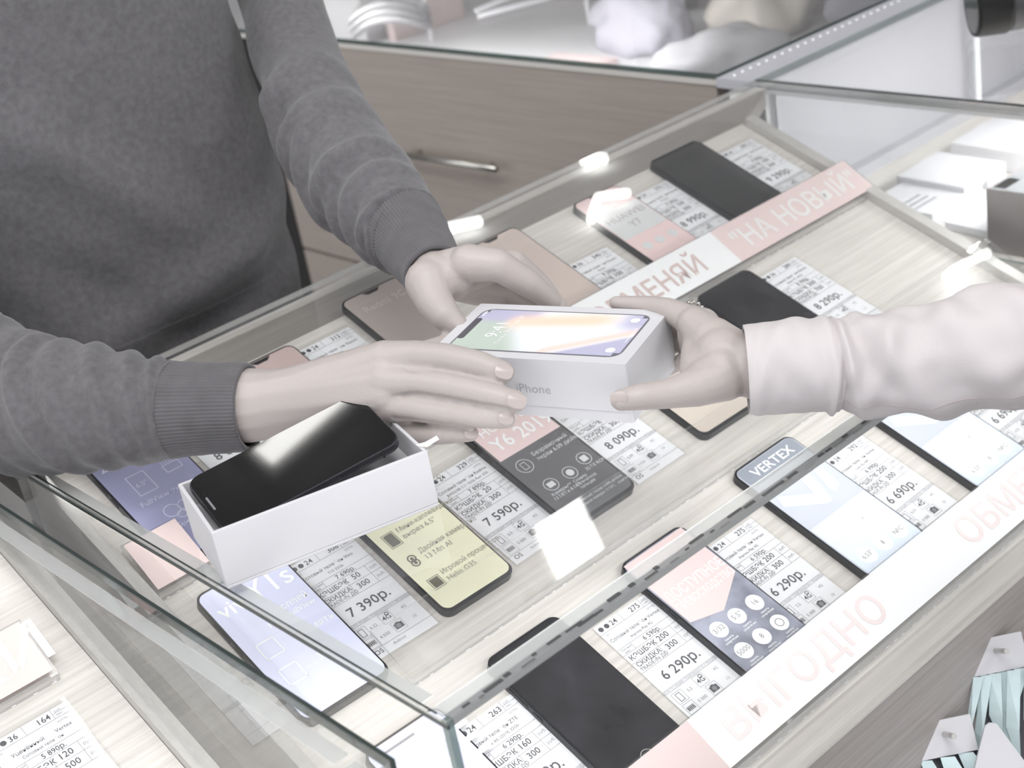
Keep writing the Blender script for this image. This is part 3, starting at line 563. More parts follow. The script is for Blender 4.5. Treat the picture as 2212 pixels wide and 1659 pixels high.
t = thing('pink_pouch_card', 'small pink card lying under the rear glass before the lilac pouch', 'card', (188, 205, -16.1)); MB().box(180, 193, 198, 214, -16.1, -15).build('sheet', mat('rose_card', (206, 186, 184), .6), t, world=True); MB().box(181, 192, 199, 213, -14.99, -14.9).build('face', mat('rose_card2', (214, 196, 194), .6), t, world=True)

# ------------------------------------------------------------------ accessory packs hanging under the front board
teal = mat('pale_teal_fabric', (206, 224, 226), .6, .08, 40); dark = mat('dark_packing', (70, 70, 76), .35)
def pack(c, label, n, flip=1):
    t = thing('accessory_pack', label, 'package', c, 'accessory packs hanging below the front board')
    e1 = Vector((.80, -.60, 0)); e2 = Vector((-.35, -.45, -.82)).normalized(); e3 = -e1.cross(e2)
    P = lambda a, b, d=0: Vector(c)+e1*a+e2*b+e3*d
    MB().add([P(-3.2, 0), P(1.9, 0), P(1.9, 3.0), P(-3.2, 3.0), P(-3.2, 0, -.5), P(1.9, 0, -.5), P(1.9, 3.0, -.5), P(-3.2, 3.0, -.5)], [(0, 1, 2, 3), (7, 6, 5, 4), (0, 4, 5, 1), (1, 5, 6, 2), (2, 6, 7, 3), (3, 7, 4, 0)]).build('header_card', white, t, world=True)
    MB().add([P(-3.4, 3.0, -.8), P(3.6, 3.0, -.8), P(4.2, 13, -.8), P(-3.4, 13, -.8)], [(0, 1, 2, 3)]).build('backing', dark, t, world=True)
    MB().tube([P(-.6, 1.2, -4), P(-.6, 1.2, 3)], .25, 8).build('hook', steel, t, world=True)
    rnd = random.Random(int(c[0]*10))
    for k in range(n):
        x = -3.1+k*6.6/n; w = rnd.uniform(.5, .8); l = rnd.uniform(5.5, 8.5); s = rnd.uniform(.8, 2.4)*flip; dz = rnd.uniform(-.3, .5)
        MB().add([P(x, 3.0, dz), P(x+w*1.6, 3.1, dz+.25), P(x+w*1.8+s, 3+l*.6, dz+.5), P(x+s+w, 3+l, dz+.1), P(x-w*.4+s*.6, 3+l*.55, dz-.1)], [(0, 1, 2, 4), (2, 3, 4)]).build('strap', teal, t, world=True)
pack((86.4, 60.0, -32.2), 'accessory pack with a white header hanging at the bottom, left of the white paddle', 4)
pack((94.6, 60.0, -28.6), 'accessory pack with a white header at the right frame edge and teal straps', 9, -1)
t = thing('price_paddle', 'white rounded paddle in front of the hanging packs', 'price holder', (89.0, 57.0, -35)); e1 = Vector((.80, -.60, 0)); e2 = Vector((-.2, -.5, -.84)).normalized(); e3 = -e1.cross(e2)
P = lambda a, b, d=0: Vector((88.2, 57.2, -32.6))+e1*a+e2*b+e3*d
pts = [(-.5, .1), (0, -.1), (.5, .1), (2.2, 5.5), (2.2, 9), (-3.6, 9), (-3.4, 4.6)]
MB().add([P(a_, b_, .3) for a_, b_ in pts]+[P(a_, b_, 0) for a_, b_ in pts], [tuple(range(7)), tuple(range(13, 6, -1))]+[(i, 7+i, 7+(i+1) % 7, (i+1) % 7) for i in range(7)]).build('plate', white, t, world=True)
MB().tube([P(-.6, 3, -.02), P(-.6, 3, -5)], .3, 8).build('holder_arm', steel, t, world=True)

# ------------------------------------------------------------------ the two white boxes and the new phone
LO = Vector((60.0, 86.3, 3.2)); lx = Vector((.366, -.9305, -.0022)).normalized(); ly = Vector((.9305, .366, .008)).normalized(); lz = lx.cross(ly)
LM = Matrix((lx, ly, lz)).transposed()
bx = thing('phone_box', 'white retail phone box held by three hands, picture of a phone on its lid', 'box', LO, None, LM)
BL_, BW, BH = 16.3, 9.0, 4.82
lid = MB().prism(rr(0, BL_, 0, BW, .12, 3), .9, BH).build('lid', white, bx)
MB().prism(rr(.06, BL_-.06, .06, BW-.06, .12, 3), 0, .88).build('tray', white, bx)
def wallpaper(parent):
    """the printed picture: soft pastel bands, stored as a colour per print point"""
    NX, NY = 56, 28; vs = []; cs = []; fs = []
    def g(x): return math.exp(-x*x)
    def st(a, b, x): t = max(0, min(1, (x-a)/(b-a))); return t*t*(3-2*t)
    for j in range(NY+1):
        for i in range(NX+1):
            u, v = i/NX, j/NY; vs.append(((1.1+14.1*u)*S, (1.1+6.8*v)*S, (BH+.026)*S))
            c = Vector((238, 240, 246))
            for wgt, col in ((1-st(.22, .40, u+.25*v-.1), (188, 200, 190)), ((1-st(.20, .34, u-.1*v))*st(.62, .8, v), (186, 184, 208)),
                             (g((v-(.70+.26*(u-.2)))/(.15+.05*u))*st(.16, .26, u)*(1-st(.70, .95, u)), (248, 214, 192)),
                             (g((v-(1.25*u-.66))/.10)*st(.5, .56, u), (246, 214, 204)), (st(.02, .10, 1.25*u-.72-v), (186, 184, 208)), (st(.80, .95, u)*st(.5, .8, v), (190, 188, 212))):
                c = c.lerp(Vector(col), max(0, min(1, wgt)))
            r_ = .8/6.8; cs.append((*lin(c), 1))
    for j in range(NY):
        for i in range(NX):
            if (i < 2 or i >= NX-2) and (j < 2 or j >= NY-2): continue
            a = j*(NX+1)+i; fs.append((a, a+1, a+NX+2, a+NX+1))
    m = mat('pastel_print', (240, 240, 240), .25); nt = m.node_tree; at_ = nt.nodes.new('ShaderNodeVertexColor'); at_.layer_name = 'print'; nt.links.new(at_.outputs[0], nt.nodes['Principled BSDF'].inputs['Base Color'])
    o = link('printed_screen', vs, fs, [m], parent); ca = o.data.color_attributes.new('print', 'FLOAT_COLOR', 'POINT')
    ca.data.foreach_set('color', [x for c in cs for x in c]); return o
pic = MB().prism(rr(.95, 15.35, .95, 8.05, .95), BH+.005, BH+.02).build('printed_phone', mat('picture_bezel', (110, 110, 118), .3), lid)
wallpaper(lid)
MB().prism(rr(1.05, 1.62, 2.7, 6.3, .25), BH+.031, BH+.036).build('printed_notch', mat('picture_notch', (84, 84, 90), .3), lid)
tm = MB().text('9:41', 4.3, 4.5, 1.15, BH+.04, 'c', -.006, rot=math.pi/2).text('Tuesday, September 12', 4.95, 4.5, .36, BH+.04, 'c', rot=math.pi/2)
tm.ring(14.3, 2.0, .38, .38, BH+.035, 18).ring(14.3, 7.0, .38, .38, BH+.035, 18).rect(14.9, 14.97, 3.3, 5.7, BH+.035)
for k in range(4): tm.rect(1.25, 1.45, 6.75+k*.22, 6.88+k*.22, BH+.035)
tm.build('printed_clock', mat('picture_white', (250, 250, 252), .3), lid)
g = MB().text('iPhone', 0, 0, .74, 0, 'c', 0); g.v = [(8.5+a_, -.012, 2.0+b_) for a_, b_, _ in g.v]; g.build('side_lettering', mat('silver_letter', (166, 166, 170), .35), lid)

OB = Vector((37.85, 84.1, 0.02)); ang = math.atan2(79.58-84.05, 53.35-37.69)
ob = thing('open_phone_box', 'open white box tray on the glass edge holding a new black phone', 'box', OB, None, Matrix.Rotation(ang, 3, 'Z'))
TL_, TW, TH, tk = 16.3, 8.9, 4.6, .28
w_ = MB().box(0, TL_, 0, TW, 0, .25)
w_.box(0, TL_, 0, tk, .25, TH).box(0, TL_, TW-tk, TW, .25, TH).box(0, tk, tk, TW-tk, .25, TH).box(TL_-tk, TL_, tk, TW-tk, .25, TH)
o = w_.build('tray', white, ob); bv = o.modifiers.new('edge', 'BEVEL'); bv.width = .0007; bv.segments = 2
MB().box(tk+.02, TL_-tk-.02, tk+.02, TW-tk-.02, .26, 2.6).build('inner_platform', white, ob)
MB().add([(TL_-.3, 1.0, TH+.05), (TL_+.2, .5, TH+.02), (TL_+1.3, .75, TH+.1), (TL_+1.3, 1.15, TH+.25), (TL_+.3, .95, TH+.2), (TL_-.3, 1.4, TH+.05)], [(0, 1, 4, 5), (1, 2, 3, 4)]).build('pull_tab', paper, ob)
A0, A1, A2 = Vector((39.07, 84.66, 3.67)), Vector((53.05, 81.73, 5.17)), Vector((40.33, 91.47, 5.23))
px_ = (A1-A0).normalized(); py_ = (A2-A0); py_ = (py_-px_*py_.dot(px_)).normalized(); pz_ = px_.cross(py_)
ph = thing('new_smartphone', 'new glossy black smartphone lying tilted in the open white tray', 'phone', A0-pz_*.77, None, Matrix((px_, py_, pz_)).transposed())
fr = MB()
prof = [(.10, 0), (.02, .12), (0, .3), (0, .5), (.03, .66), (.12, .75)]
rings = [[(x, y, z) for x, y in rr(i, 14.4-i, i, 7.1-i, 1.05-i, 6)] for i, z in prof]; n = len(rings[0])
fr.v = [v for r_ in rings for v in r_]
for i in range(len(rings)-1):
    for k in range(n): fr.f.append((i*n+k, i*n+(k+1) % n, (i+1)*n+(k+1) % n, (i+1)*n+k))
fr.f += [tuple(range(n-1, -1, -1)), tuple((len(rings)-1)*n+k for k in range(n))]; fr.m = [0]*len(fr.f)
fr.build('frame', mat('polished_dark_steel', (90, 90, 94), .14, metal=.9), ph, smooth=False)
MB().prism(rr(.14, 14.26, .14, 6.96, .95, 6), .751, .775).build('screen_glass', mat('new_black_glass', (7, 7, 8), .04, spec=.5), ph)
MB().prism(rr(.42, .58, 2.75, 4.35, .07), .776, .779).build('earpiece', mat('earpiece_mesh', (120, 120, 124), .4), ph)
MB().disc(.5, 4.75, .09, .778, 12).build('front_camera', mat('lens_dot', (30, 30, 40), .1), ph)
b_ = MB()
for y0, y1 in ((9.2, 10.6),): b_.box(y0, y1, -.06, .02, .25, .5)
b_.build('side_button', MATS['polished_dark_steel'], ph); MB().box(12.6, 12.75, -.012, .02, .02, .72).build('antenna_line', mat('antenna_line', (40, 40, 42), .5), ph)

# ------------------------------------------------------------------ people
def skin_mat():
    m = mat('pale_skin', (178, 169, 165), .48, .05, 9, sss=.12, bump=.10, bs=420); return m
SKIN = skin_mat(); nail_m = mat('fingernail', (178, 167, 163), .25)
def rc_cap(bm, a, ra, b, rb, seg=14):
    """round cone from a to b"""
    d = b-a; L_ = d.length
    for p, r in ((a, ra), (b, rb)):
        bmesh.ops.create_uvsphere(bm, u_segments=seg, v_segments=seg//2+1, radius=r*S, matrix=Matrix.Translation(Wp(p)))
    if L_ > 1e-4:
        q = d.to_track_quat('Z', 'Y').to_matrix().to_4x4()
        bmesh.ops.create_cone(bm, cap_ends=True, segments=seg, radius1=ra*S, radius2=rb*S, depth=L_*S, matrix=Matrix.Translation(Wp((a+b)/2)) @ q)
def chain(bm, pts):
    for (a, ra), (b, rb) in zip(pts, pts[1:]): rc_cap(bm, a, ra, b, rb)
def J(px, py, d, rpx): return (at(px, py, d), rpx*d/F)
def grow(bm, name, m, parent, voxel, smooth=6, factor=.5, carve=()):
    me = bpy.data.meshes.new(name); bm.to_mesh(me); bm.free(); o = bpy.data.objects.new(name, me); COL.objects.link(o)
    r = o.modifiers.new('r', 'REMESH'); r.mode = 'VOXEL'; r.voxel_size = voxel*S; r.use_smooth_shade = True
    s = o.modifiers.new('s', 'SMOOTH'); s.iterations = smooth; s.factor = factor
    bpy.context.view_layer.update()
    ev = o.evaluated_get(bpy.context.evaluated_depsgraph_get()); m2 = bpy.data.meshes.new_from_object(ev)
    if carve:                                        # press creases and the gaps between fingers into the skin
        import numpy as np
        nv = len(m2.vertices); co = np.empty(nv*3); m2.vertices.foreach_get('co', co); co = co.reshape(-1, 3); no = np.empty(nv*3); m2.vertex_normals.foreach_get('vector', no); no = no.reshape(-1, 3)
        push = np.zeros(nv)
        for pts, rad, dep in carve:
            P_ = [np.array(Wp(p)) for p in pts]
            dm = np.full(nv, 1e9)
            for a, b in zip(P_, P_[1:]):
                ab = b-a; t = np.clip(((co-a)@ab)/(ab@ab), 0, 1); dm = np.minimum(dm, np.linalg.norm(co-(a+t[:, None]*ab), axis=1))
            push = np.maximum(push, dep*S*np.exp(-(dm/(rad*S))**2))
        m2.vertices.foreach_set('co', (co-no*push[:, None]).ravel()); m2.update()
    o.modifiers.clear(); o.data = m2; m2.materials.clear(); m2.materials.append(m)
    m2.polygons.foreach_set('use_smooth', [True]*len(m2.polygons)); m2.name = name
    off = parent.matrix_world.translation; m2.transform(Matrix.Translation(-off)); o.parent = parent; LOC[o] = LOC[parent]
    return o
def nail(parent, px, py, d, rpx, ang, toward, ln_=1.25):
    """small shield-shaped nail: an ellipsoid cap facing `toward` (camera-space normal)"""
    c = at(px, py, d); r = rpx*d/F; n = (CR @ Vector(toward)).normalized(); u = (CR @ Vector((math.cos(ang), math.sin(ang), 0))); u = (u-n*u.dot(n)).normalized(); v = n.cross(u)
    vs = [c+n*.10*r]; fs = []; K = 18
    for i, q in enumerate((.55, 1.0)):
        for k in range(K):
            a = 2*math.pi*k/K; ca, sa = math.cos(a), math.sin(a); sx = abs(ca)**.7*(1 if ca >= 0 else -1); sy = abs(sa)**.7*(1 if sa >= 0 else -1)
            vs.append(c+u*(sx*r*ln_*q)+v*(sy*r*q)+n*(.10*r-.26*r*q*q*(abs(sy)**2)-.10*r*q))
    fs = [(0, 1+k, 1+(k+1) % K) for k in range(K)]+[(1+k, 1+K+k, 1+K+(k+1) % K, 1+(k+1) % K) for k in range(K)]
    m = MB(); m.add(vs, fs); o = m.build('fingernail', nail_m, parent, world=True, smooth=True); return o

# knitwear: swept sleeve with oblique folds
def sweep(pts, N=90, seg=72, folds=(), ribs=0, rib_amp=.02, thick=.25, flat=1.0, closed_end=True, seed=0, namp=.012):
    """pts: (point, radius) control list -> vertex rings (Catmull-Rom), with fold displacement"""
    P = [p for p, r in pts]; Rr = [r for p, r in pts]; n = len(P)
    def cr(A, t):
        i = min(int(t), n-2); u = t-i; a = A[max(i-1, 0)]; b = A[i]; c = A[i+1]; d = A[min(i+2, n-1)]
        return (b*2+(c-a)*u+(a*2-b*5+c*4-d)*u*u+(b*3-a-c*3+d)*u*u*u)*.5
    ctr = [cr(P, (n-1)*k/(N-1)) for k in range(N)]; rad = [cr(Rr, (n-1)*k/(N-1)) for k in range(N)]
    vs = []; cdir = CR.col[2]
    for k in range(N):
        t = (ctr[min(k+1, N-1)]-ctr[max(k-1, 0)]).normalized(); f = -cdir; f = (f-t*f.dot(t)).normalized(); s = t.cross(f); q = k/(N-1)
        for j in range(seg):
            a = 2*math.pi*j/seg; r = rad[k]; d = 0
            for (q0, tilt, ph, amp, wd) in folds:
                x = (q-q0-tilt*math.sin(a-ph))/wd; msk = .55+.45*math.cos(a-ph); d += amp*(math.exp(-x*x)-.45*math.exp(-(x-1.6)**2))*msk
            if ribs: d += rib_amp*(abs(math.cos(ribs*a*.5))-.6)
            d += namp*noise.noise(Vector((q*9+seed, math.cos(a)*2, math.sin(a)*2)))*3
            vs.append(ctr[k]+(f*math.cos(a)+s*math.sin(a)*flat)*r*(1+d))
    fs = [(k*seg+j, k*seg+(j+1) % seg, (k+1)*seg+(j+1) % seg, (k+1)*seg+j) for k in range(N-1) for j in range(seg)]
    if closed_end:                                   # roll the end inwards so the cloth has an edge
        o = len(vs)
        for j in range(seg): v = vs[(N-1)*seg+j]; vs.append(v+(ctr[-1]-v).normalized()*thick)
        for j in range(seg): v = vs[o+j]; vs.append(v+(ctr[max(0, N-1-max(2, N//12))]-ctr[-1]))
        fs += [((N-1)*seg+j, (N-1)*seg+(j+1) % seg, o+(j+1) % seg, o+j) for j in range(seg)]
        fs += [(o+j, o+(j+1) % seg, o+seg+(j+1) % seg, o+seg+j) for j in range(seg)]
    return vs, fs

# ---- the seller
seller = thing('person', 'person in a grey knit sweater handing over a white phone box with both hands', 'person', (66, 146, -100))
bm = bmesh.new()
# trunk, neck, head, legs (mostly under the sweater or outside the frame)
chain(bm, [(Vector((66, 149, -12)), 13), (Vector((66, 149, 14)), 12.5), (Vector((67, 150, 38)), 13), (Vector((67, 150, 46)), 8), (Vector((67, 149, 56)), 5.6), (Vector((67, 148, 60)), 5.6)])
chain(bm, [(Vector((67, 147, 66)), 8.2), (Vector((67, 145.5, 71)), 8.8)])
chain(bm, [(Vector((67, 139, 64.5)), .9), (Vector((67, 135.6, 65.5)), 1.2), (Vector((67, 137, 68.5)), .8)])
for sx in (-1, 1):
    chain(bm, [(Vector((66+sx*8, 149, -12)), 9), (Vector((66+sx*9, 149, -55)), 6), (Vector((66+sx*9, 150, -94)), 4.2), (Vector((66+sx*9, 142, -97.5)), 2.6)])
    chain(bm, [(Vector((67+sx*8.6, 147.5, 66)), 1.2), (Vector((67+sx*8.9, 147.5, 69)), 1.5)])
# farther (left) arm and hand
ARM_L = [J(580, -150, 166, 70), J(615, 40, 158, 62), J(680, 230, 149, 62), J(760, 350, 141, 60), (at(885, 520, 128.5), 2.2), (at(943, 598, 122.7), 2.1)]
chain(bm, [(Vector((70, 149, 38)), 7)]+ARM_L)
W = J(945, 592, 122.5, 62)
chain(bm, [J(905, 550, 126, 48), J(943, 598, 122.7, 55), J(975, 598, 122.6, 52)])
for mc in (J(1015, 568, 122.4, 40), J(1035, 580, 124.6, 42), J(1042, 600, 127, 40), J(1030, 625, 128, 36)): chain(bm, [J(945, 590, 123.2, 52), mc])
chain(bm, [J(1012, 568, 121.5, 42), J(1075, 572, 121.0, 36), J(1140, 612, 122.2, 31), J(1192, 650, 123.6, 22)])          # index
chain(bm, [J(1035, 575, 124, 41), J(1110, 572, 124.5, 33), J(1165, 618, 126, 28), J(1206, 662, 127, 20)])               # middle
chain(bm, [J(1038, 596, 126, 38), J(1105, 612, 127.5, 30), J(1150, 655, 128.5, 26), J(1170, 690, 128.5, 20)])            # ring
chain(bm, [J(1030, 622, 127, 34), J(1080, 648, 128.5, 27), J(1115, 690, 128.5, 22), J(1130, 715, 128, 18)])              # little
chain(bm, [J(925, 610, 121.8, 52), J(938, 650, 120.6, 41), J(962, 682, 119.6, 35), J(990, 706, 119.2, 25)])              # thumb
# nearer (right) arm and hand
ARM_R = [J(-330, 330, 158, 80), J(-160, 780, 129.5, 95), J(200, 872, 123, 85), (at(540, 876, 120), 2.9)]
chain(bm, [(Vector((64, 149, 42)), 7)]+ARM_R)
chain(bm, [J(530, 876, 120.0, 82), J(600, 872, 118.8, 75)])
for a_, b_ in ((J(600, 866, 118.6, 66), J(832, 783, 113.7, 49)), (J(600, 866, 118.6, 70), J(833, 805, 113.4, 48)), (J(600, 868, 118.7, 73), J(834, 828, 113.1, 48)), (J(600, 872, 118.8, 74), J(830, 852, 113.1, 47)),
               (J(600, 878, 119.0, 72), J(826, 876, 113.6, 44)), (J(600, 886, 119.2, 68), J(818, 898, 114.2, 41)), (J(600, 892, 119.4, 64), J(810, 916, 114.8, 36))): chain(bm, [a_, b_])
chain(bm, [J(832, 780, 113.6, 46), J(898, 768, 112.6, 34), J(968, 772, 111.3, 31), J(1036, 786, 110.2, 29), J(1087, 804, 109.5, 25.5)])   # index
chain(bm, [J(834, 826, 112.9, 45), J(898, 826, 111.8, 32), J(972, 836, 110.6, 30.5), J(1052, 852, 109.3, 28.5), J(1114, 867, 108.6, 25)])   # middle
chain(bm, [J(826, 876, 113.5, 40), J(892, 882, 112.0, 29), J(966, 893, 110.9, 27), J(1040, 902, 109.8, 24.5), J(1094, 906, 109.2, 21)])   # ring
chain(bm, [J(812, 920, 114.8, 33), J(880, 933, 113.6, 25), J(950, 939, 112.0, 22.5), J(1016, 936, 111.2, 19)])                            # little
chain(bm, [J(770, 800, 116, 48), J(850, 775, 118.2, 36), J(915, 766, 118.6, 30), J(968, 742, 119.2, 22)])                               # thumb, behind
A_ = lambda *q: [at(*p) for p in q]
CARVE = [(A_((862, 803, 111.9), (905, 798, 110.9), (985, 804, 109.6), (1050, 820, 108.6), (1090, 835, 108.2)), .14, .34), (A_((862, 853, 111.6), (905, 853, 110.8), (985, 864, 109.7), (1055, 878, 108.6), (1095, 886, 108.2)), .14, .34),
         (A_((852, 902, 112.0), (905, 907, 111.3), (985, 917, 110.3), (1030, 919, 109.8)), .14, .30)]
for x_, y_, d_, h_ in ((964, 773, 110.2, 24), (974, 836, 109.5, 24), (966, 893, 109.9, 20), (948, 938, 111.1, 16), (1036, 787, 109.2, 20), (1054, 852, 108.3, 20)):
    for dx in (-6, 5): CARVE.append((A_((x_+dx+h_*.12, y_-h_, d_+.35), (x_+dx-2, y_, d_), (x_+dx+h_*.1, y_+h_, d_+.2)), .07, .06))
CARVE += [(A_((1008, 606, 121.0), (1016, 640, 121.6), (1012, 664, 122.0)), .15, .18), (A_((1030, 602, 122.0), (1030, 640, 123.0)), .12, .10)]
body = grow(bm, 'body', SKIN, seller, .165, 5, .5, CARVE)
nail(seller, 1089, 802, 108.62, 16, .24, (.10, -.25, -1)); nail(seller, 1117, 865, 107.74, 17, .22, (.12, -.2, -1)); nail(seller, 1093, 904, 108.52, 13, .1, (.1, -.1, -1)); nail(seller, 1018, 935, 110.6, 12, -.05, (.1, -.2, -1)); nail(seller, 985, 697, 118.55, 15, .9, (-.3, -.5, -1))

def knit():
    m = mat('grey_marl_knit', (99, 97, 99), .92, .16, 150, sheen=.25, spec=.15); nt = m.node_tree; N = nt.nodes; L = nt.links; b = N['Principled BSDF']
    geo = N.new('ShaderNodeNewGeometry'); mp = N.new('ShaderNodeMapping'); L.new(geo.outputs['Position'], mp.inputs[0]); mp.inputs['Scale'].default_value = (1, 1, 2.2)
    nz = N.new('ShaderNodeTexNoise'); nz.inputs['Scale'].default_value = 520; nz.inputs['Detail'].default_value = 2; L.new(mp.outputs[0], nz.inputs['Vector'])
    bp = N.new('ShaderNodeBump'); bp.inputs['Strength'].default_value = .35; bp.inputs['Distance'].default_value = .0015; L.new(nz.outputs['Fac'], bp.inputs['Height']); L.new(bp.outputs[0], b.inputs['Normal']); return m
KNIT = knit(); RIB = mat('grey_rib_knit', (96, 94, 96), .92, .10, 60, sheen=.25, spec=.15)
# sweater trunk: rings up the body with broad diagonal folds
sv = []; sf = []; NS, NR = 120, 110
for i in range(NR):
    q = i/(NR-1); z = -22+q*74
    hw = 17.6+1.6*math.sin(q*math.pi)-1.2*max(0, q-.45)*2; hd = 13.6+1.0*math.sin(q*math.pi*.9)
    if z > 40: k = (z-40)/12; hw *= math.sqrt(max(.06, 1-k*k*.94)); hd *= math.sqrt(max(.12, 1-k*k*.88))
    for j in range(NS):
        a = 2*math.pi*j/NS; ca, sa = math.cos(a), math.sin(a)
        ex = abs(ca)**.85*(1 if ca >= 0 else -1); ey = abs(sa)**.85*(1 if sa >= 0 else -1)
        x, y = ex*hw, ey*hd; d = 0
        if sa < .25:                                     # folds on the front
            u = x; f1 = z-(20-.95*(u+10)); d += 1.9*math.exp(-(f1/4.2)**2)*math.exp(-((u+3)/11)**2)
            f2 = z-(2.5+.22*u); d += 1.7*math.exp(-(f2/2.6)**2)*math.exp(-((u-3)/12)**2)
            f3 = z-(-2.5+.28*u); d -= 1.3*math.exp(-(f3/2.4)**2)*math.exp(-((u-1)/12)**2)
            f4 = z-(8-.9*(u+12)); d -= 1.2*math.exp(-(f4/4)**2)*math.exp(-((u+8)/8)**2)
            f5 = z-(12+.15*u); d += .9*math.exp(-(f5/5)**2)*math.exp(-((u-10)/6)**2)
        d += .55*noise.noise(Vector((x*.09, y*.09, z*.10+3)))+.18*noise.noise(Vector((x*.3, y*.3, z*.28)))
        sv.append((65.5+x+ca*d, 147.5+y+sa*d, z))
sf = [(i*NS+j, i*NS+(j+1) % NS, (i+1)*NS+(j+1) % NS, (i+1)*NS+j) for i in range(NR-1) for j in range(NS)]
# farther sleeve
FL = [(.34, .03, 1.2, .10, .030), (.43, -.04, 1.5, .16, .022), (.485, .05, 1.3, .20, .020), (.545, .02, 1.2, .17, .020), (.60, .05, 1.1, .17, .020), (.66, -.02, .9, .15, .022), (.72, .04, 1.4, .14, .020), (.78, .03, 1.0, .14, .022), (.85, -.03, .8, .13, .022), (.91, .03, 1.2, .12, .020), (.955, .0, 1.2, .10, .016)]
v1, f1 = sweep([J(520, -360, 172, 120), J(560, -180, 166, 105), J(612, 20, 158, 88), J(670, 200, 149, 98), J(738, 335, 142, 112), J(815, 430, 135.5, 106), J(868, 492, 131, 93), J(884, 505, 130, 87)], 170, 72, FL, seed=2)
v2, f2 = sweep([J(868, 488, 131, 93), J(893, 522, 128.6, 83), J(922, 565, 125.4, 73), J(941, 594, 123.0, 69)], 30, 288, (), ribs=72, rib_amp=.03, thick=.3, namp=.006)
# nearer sleeve
FR = [(.40, .02, 1.0, .10, .03), (.47, .02, .3, .09, .020), (.545, .045, .2, .14, .018), (.60, .03, .4, .08, .016), (.655, .055, .0, .12, .018), (.72, .06, -.2, .09, .020), (.79, .07, -.5, .10, .022), (.86, .06, -.9, .11, .025), (.93, .04, -1.2, .08, .02)]
v3, f3 = sweep([J(-300, 60, 165, 170), J(-290, 330, 156, 175), J(-255, 590, 143, 178), J(-130, 790, 131.5, 168), J(50, 866, 126.5, 150), J(195, 882, 123.3, 136), J(310, 886, 121.8, 117), J(380, 884, 121.1, 104)], 150, 72, FR, seed=6)
v4, f4 = sweep([J(368, 885, 121.4, 106), J(425, 883, 120.8, 100), J(490, 881, 120.3, 97), J(540, 880, 119.9, 95)], 36, 288, (), ribs=76, rib_amp=.03, thick=.35, namp=.006)
m = MB(); m.add(sv, sf); m.add(v1, f1); m.add(v3, f3); sw = m.build('sweater', KNIT, seller, world=True, smooth=True)
for vv, ff in ((v2, f2), (v4, f4)): m = MB(); m.add(vv, ff); m.build('ribbed_cuff', RIB, sw, world=True, smooth=True)
m = MB(); NT = 40
for i in range(14):
    z = -22+i*1.6
    for j in range(NT): a = 2*math.pi*j/NT; m.v.append((66.6+math.cos(a)*17.6, 151.5+math.sin(a)*11.5, z-3))
m.f = [(i*NT+j, i*NT+(j+1) % NT, (i+1)*NT+(j+1) % NT, (i+1)*NT+j) for i in range(13) for j in range(NT)]; m.m = [0]*len(m.f)
for sx in (-1, 1): m.tube([(66+sx*8.4, 150, -24), (66+sx*9, 150, -60), (66+sx*9, 150.5, -95)], [9.6, 7.4, 6.6], 20)
m.build('trousers', mat('black_trousers', (34, 33, 34), .8), seller, world=True, smooth=True)
m = MB()
for i in range(12):
    ph_ = i/11*math.pi*.62
    for j in range(28):
        a = 2*math.pi*j/28; r_ = 9.6*math.sin(ph_)+.01; m.v.append((67+math.cos(a)*r_, 147.2+math.sin(a)*r_*1.05, 70.8+9.6*math.cos(ph_)))
m.f = [(i*28+j, i*28+(j+1) % 28, (i+1)*28+(j+1) % 28, (i+1)*28+j) for i in range(11) for j in range(28)]; m.m = [0]*len(m.f)
m.build('hair', mat('dark_brown_hair', (60, 52, 46), .6), seller, world=True, smooth=True)
for sx in (-1, 1):
    m = MB().tube([(66+sx*9, 153, -98.2), (66+sx*9, 146, -98), (66+sx*9, 138, -98.6)], [3.6, 3.6, 2.2], 16); m.build('shoe', mat('black_shoe', (26, 26, 27), .4), seller, world=True, smooth=True)

# ---- the customer: only the reaching arm is in view
cust = thing('person', 'person in a pale blush shirt, one arm reaching in from the right with a ring', 'person', (85, 50, 0))
bm = bmesh.new()
chain(bm, [(at(2900, 560, 96), 5.2), (at(2520, 690, 101), 4.4), (at(2212, 752, 105), 3.5), (at(1800, 790, 107), 2.7), (at(1630, 793, 108), 2.35)])
chain(bm, [J(1630, 793, 108, 66), J(1600, 788, 108.2, 62), J(1560, 768, 108.9, 64)])
chain(bm, [J(1610, 775, 108.4, 50), J(1540, 735, 110, 52), J(1500, 700, 111.6, 38)])
chain(bm, [J(1610, 800, 108, 56), J(1560, 800, 107.6, 52), J(1520, 815, 107.2, 40)])
chain(bm, [J(1545, 748, 110, 48), J(1500, 722, 112.5, 38), J(1496, 745, 113.6, 30)])
chain(bm, [J(1495, 694, 112.2, 34), J(1442, 668, 114.2, 26), J(1402, 661, 115.6, 23), J(1356, 658, 116.8, 20), J(1330, 654, 117.3, 15)])         # index along the far edge
chain(bm, [J(1520, 700, 112.6, 36), J(1478, 680, 115.0, 26), J(1440, 700, 117.0, 22), J(1400, 720, 118.5, 19)])                               # middle, behind the box
chain(bm, [J(1530, 730, 113.0, 34), J(1496, 725, 115.6, 25), J(1455, 745, 117.6, 21), J(1420, 765, 118.6, 18)])                               # ring finger
chain(bm, [J(1530, 760, 112.4, 30), J(1500, 765, 114.6, 22), J(1465, 785, 116.4, 18), J(1440, 800, 117.2, 15)])                               # little
chain(bm, [J(1565, 812, 107.6, 56), J(1505, 836, 106.6, 44), J(1440, 851, 105.9, 33), J(1385, 857, 105.4, 30), J(1342, 864, 105.3, 25)])
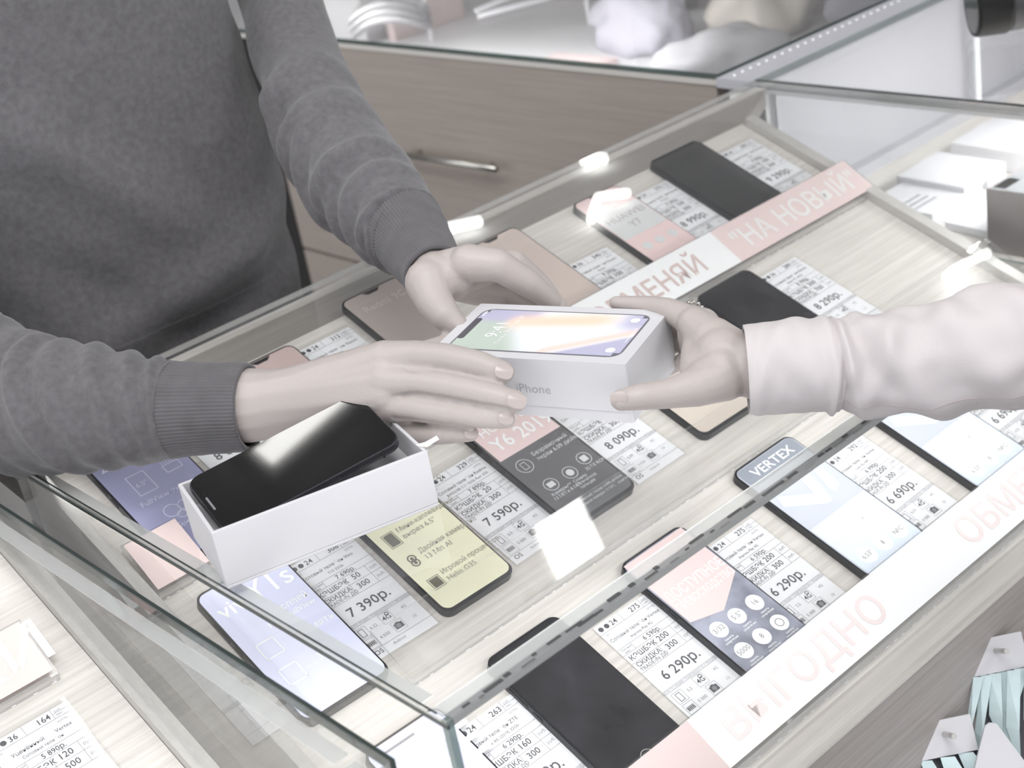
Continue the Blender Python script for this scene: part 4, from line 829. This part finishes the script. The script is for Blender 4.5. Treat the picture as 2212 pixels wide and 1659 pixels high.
chain(bm, [J(1512, 716, 111.6, 34), J(1500, 762, 110.2, 30), J(1500, 800, 108.6, 33), J(1520, 826, 107.2, 40)]); chain(bm, [J(1545, 740, 110.2, 50), J(1530, 780, 109.2, 48), J(1545, 810, 108, 50)])          # thumb on the near side
grow(bm, 'body', SKIN, cust, .17, 6, .5)
nail(cust, 1336, 861, 104.55, 15, math.pi-.1, (-.25, .15, -1))
# bead ring around the middle finger
rg = MB(); c0 = at(1487, 664, 113.9); t_ = (at(1478, 680, 115)-at(1520, 700, 112.6)).normalized(); e1 = t_.orthogonal().normalized(); e2 = t_.cross(e1); c0 = at(1492, 684, 114.1)
ringo = MB().tube([c0+(e1*math.cos(a)+e2*math.sin(a))*1.08 for a in [2*math.pi*k/32 for k in range(33)]], .10, 8).build('ring', steel, cust, world=True, smooth=True)
for k in range(16):
    a = 2*math.pi*k/16; p = c0+(e1*math.cos(a)+e2*math.sin(a))*1.16
    MB().tube([p-t_*.13, p-t_*.08, p+t_*.08, p+t_*.13], [.05, .14, .14, .05], 8).build('bead', steel, ringo, world=True, smooth=True)
SH = mat('pale_blush_cotton', (197, 191, 191), .85, .03, 12, bump=.10, bs=700)
FS = [(.20, .05, .8, .10, .05), (.34, -.06, -.4, .09, .05), (.45, .09, 1.0, .11, .045), (.53, .06, -.2, .10, .04), (.60, -.09, .7, .11, .045), (.67, .08, -.6, .12, .04), (.74, -.06, .3, .10, .04), (.80, .07, .9, .12, .04), (.86, .05, -.3, .10, .035), (.92, .06, .6, .13, .03), (.965, .02, -.8, .06, .02)]
v5, f5 = sweep([J(2950, 545, 95, 330), J(2560, 680, 100, 215), J(2340, 728, 103.5, 158), J(2212, 746, 105, 132), J(2060, 770, 105.8, 122), J(1930, 784, 106.4, 112), J(1840, 788, 106.8, 104), J(1795, 790, 107, 98)], 150, 72, FS, seed=11, thick=.2, namp=.035)
FC = [(.18, .05, .4, .09, .05), (.35, .25, -.3, .06, .12), (.60, -.22, .6, .07, .10), (.10, .0, -.6, .06, .04)]
v6, f6 = sweep([J(1815, 790, 107, 98), J(1770, 789, 107.1, 102), J(1700, 793, 107.3, 101), J(1640, 797, 107.5, 100), J(1612, 799, 107.6, 98)], 50, 96, FC, seed=13, thick=.25, namp=.008)
m = MB(); m.add(v5, f5); sl = m.build('shirt_sleeve', SH, cust, world=True, smooth=True)
for jj in (62,): MB().tube([v5[k*72+jj] for k in range(0, 148, 3)], .045, 6).build('seam', mat('blush_seam', (176, 166, 166), .9), sl, world=True)
m = MB(); m.add(v6, f6); m.build('cuff', SH, sl, world=True, smooth=True)

bpy.data.objects.remove(_fo)
bpy.context.view_layer.update()
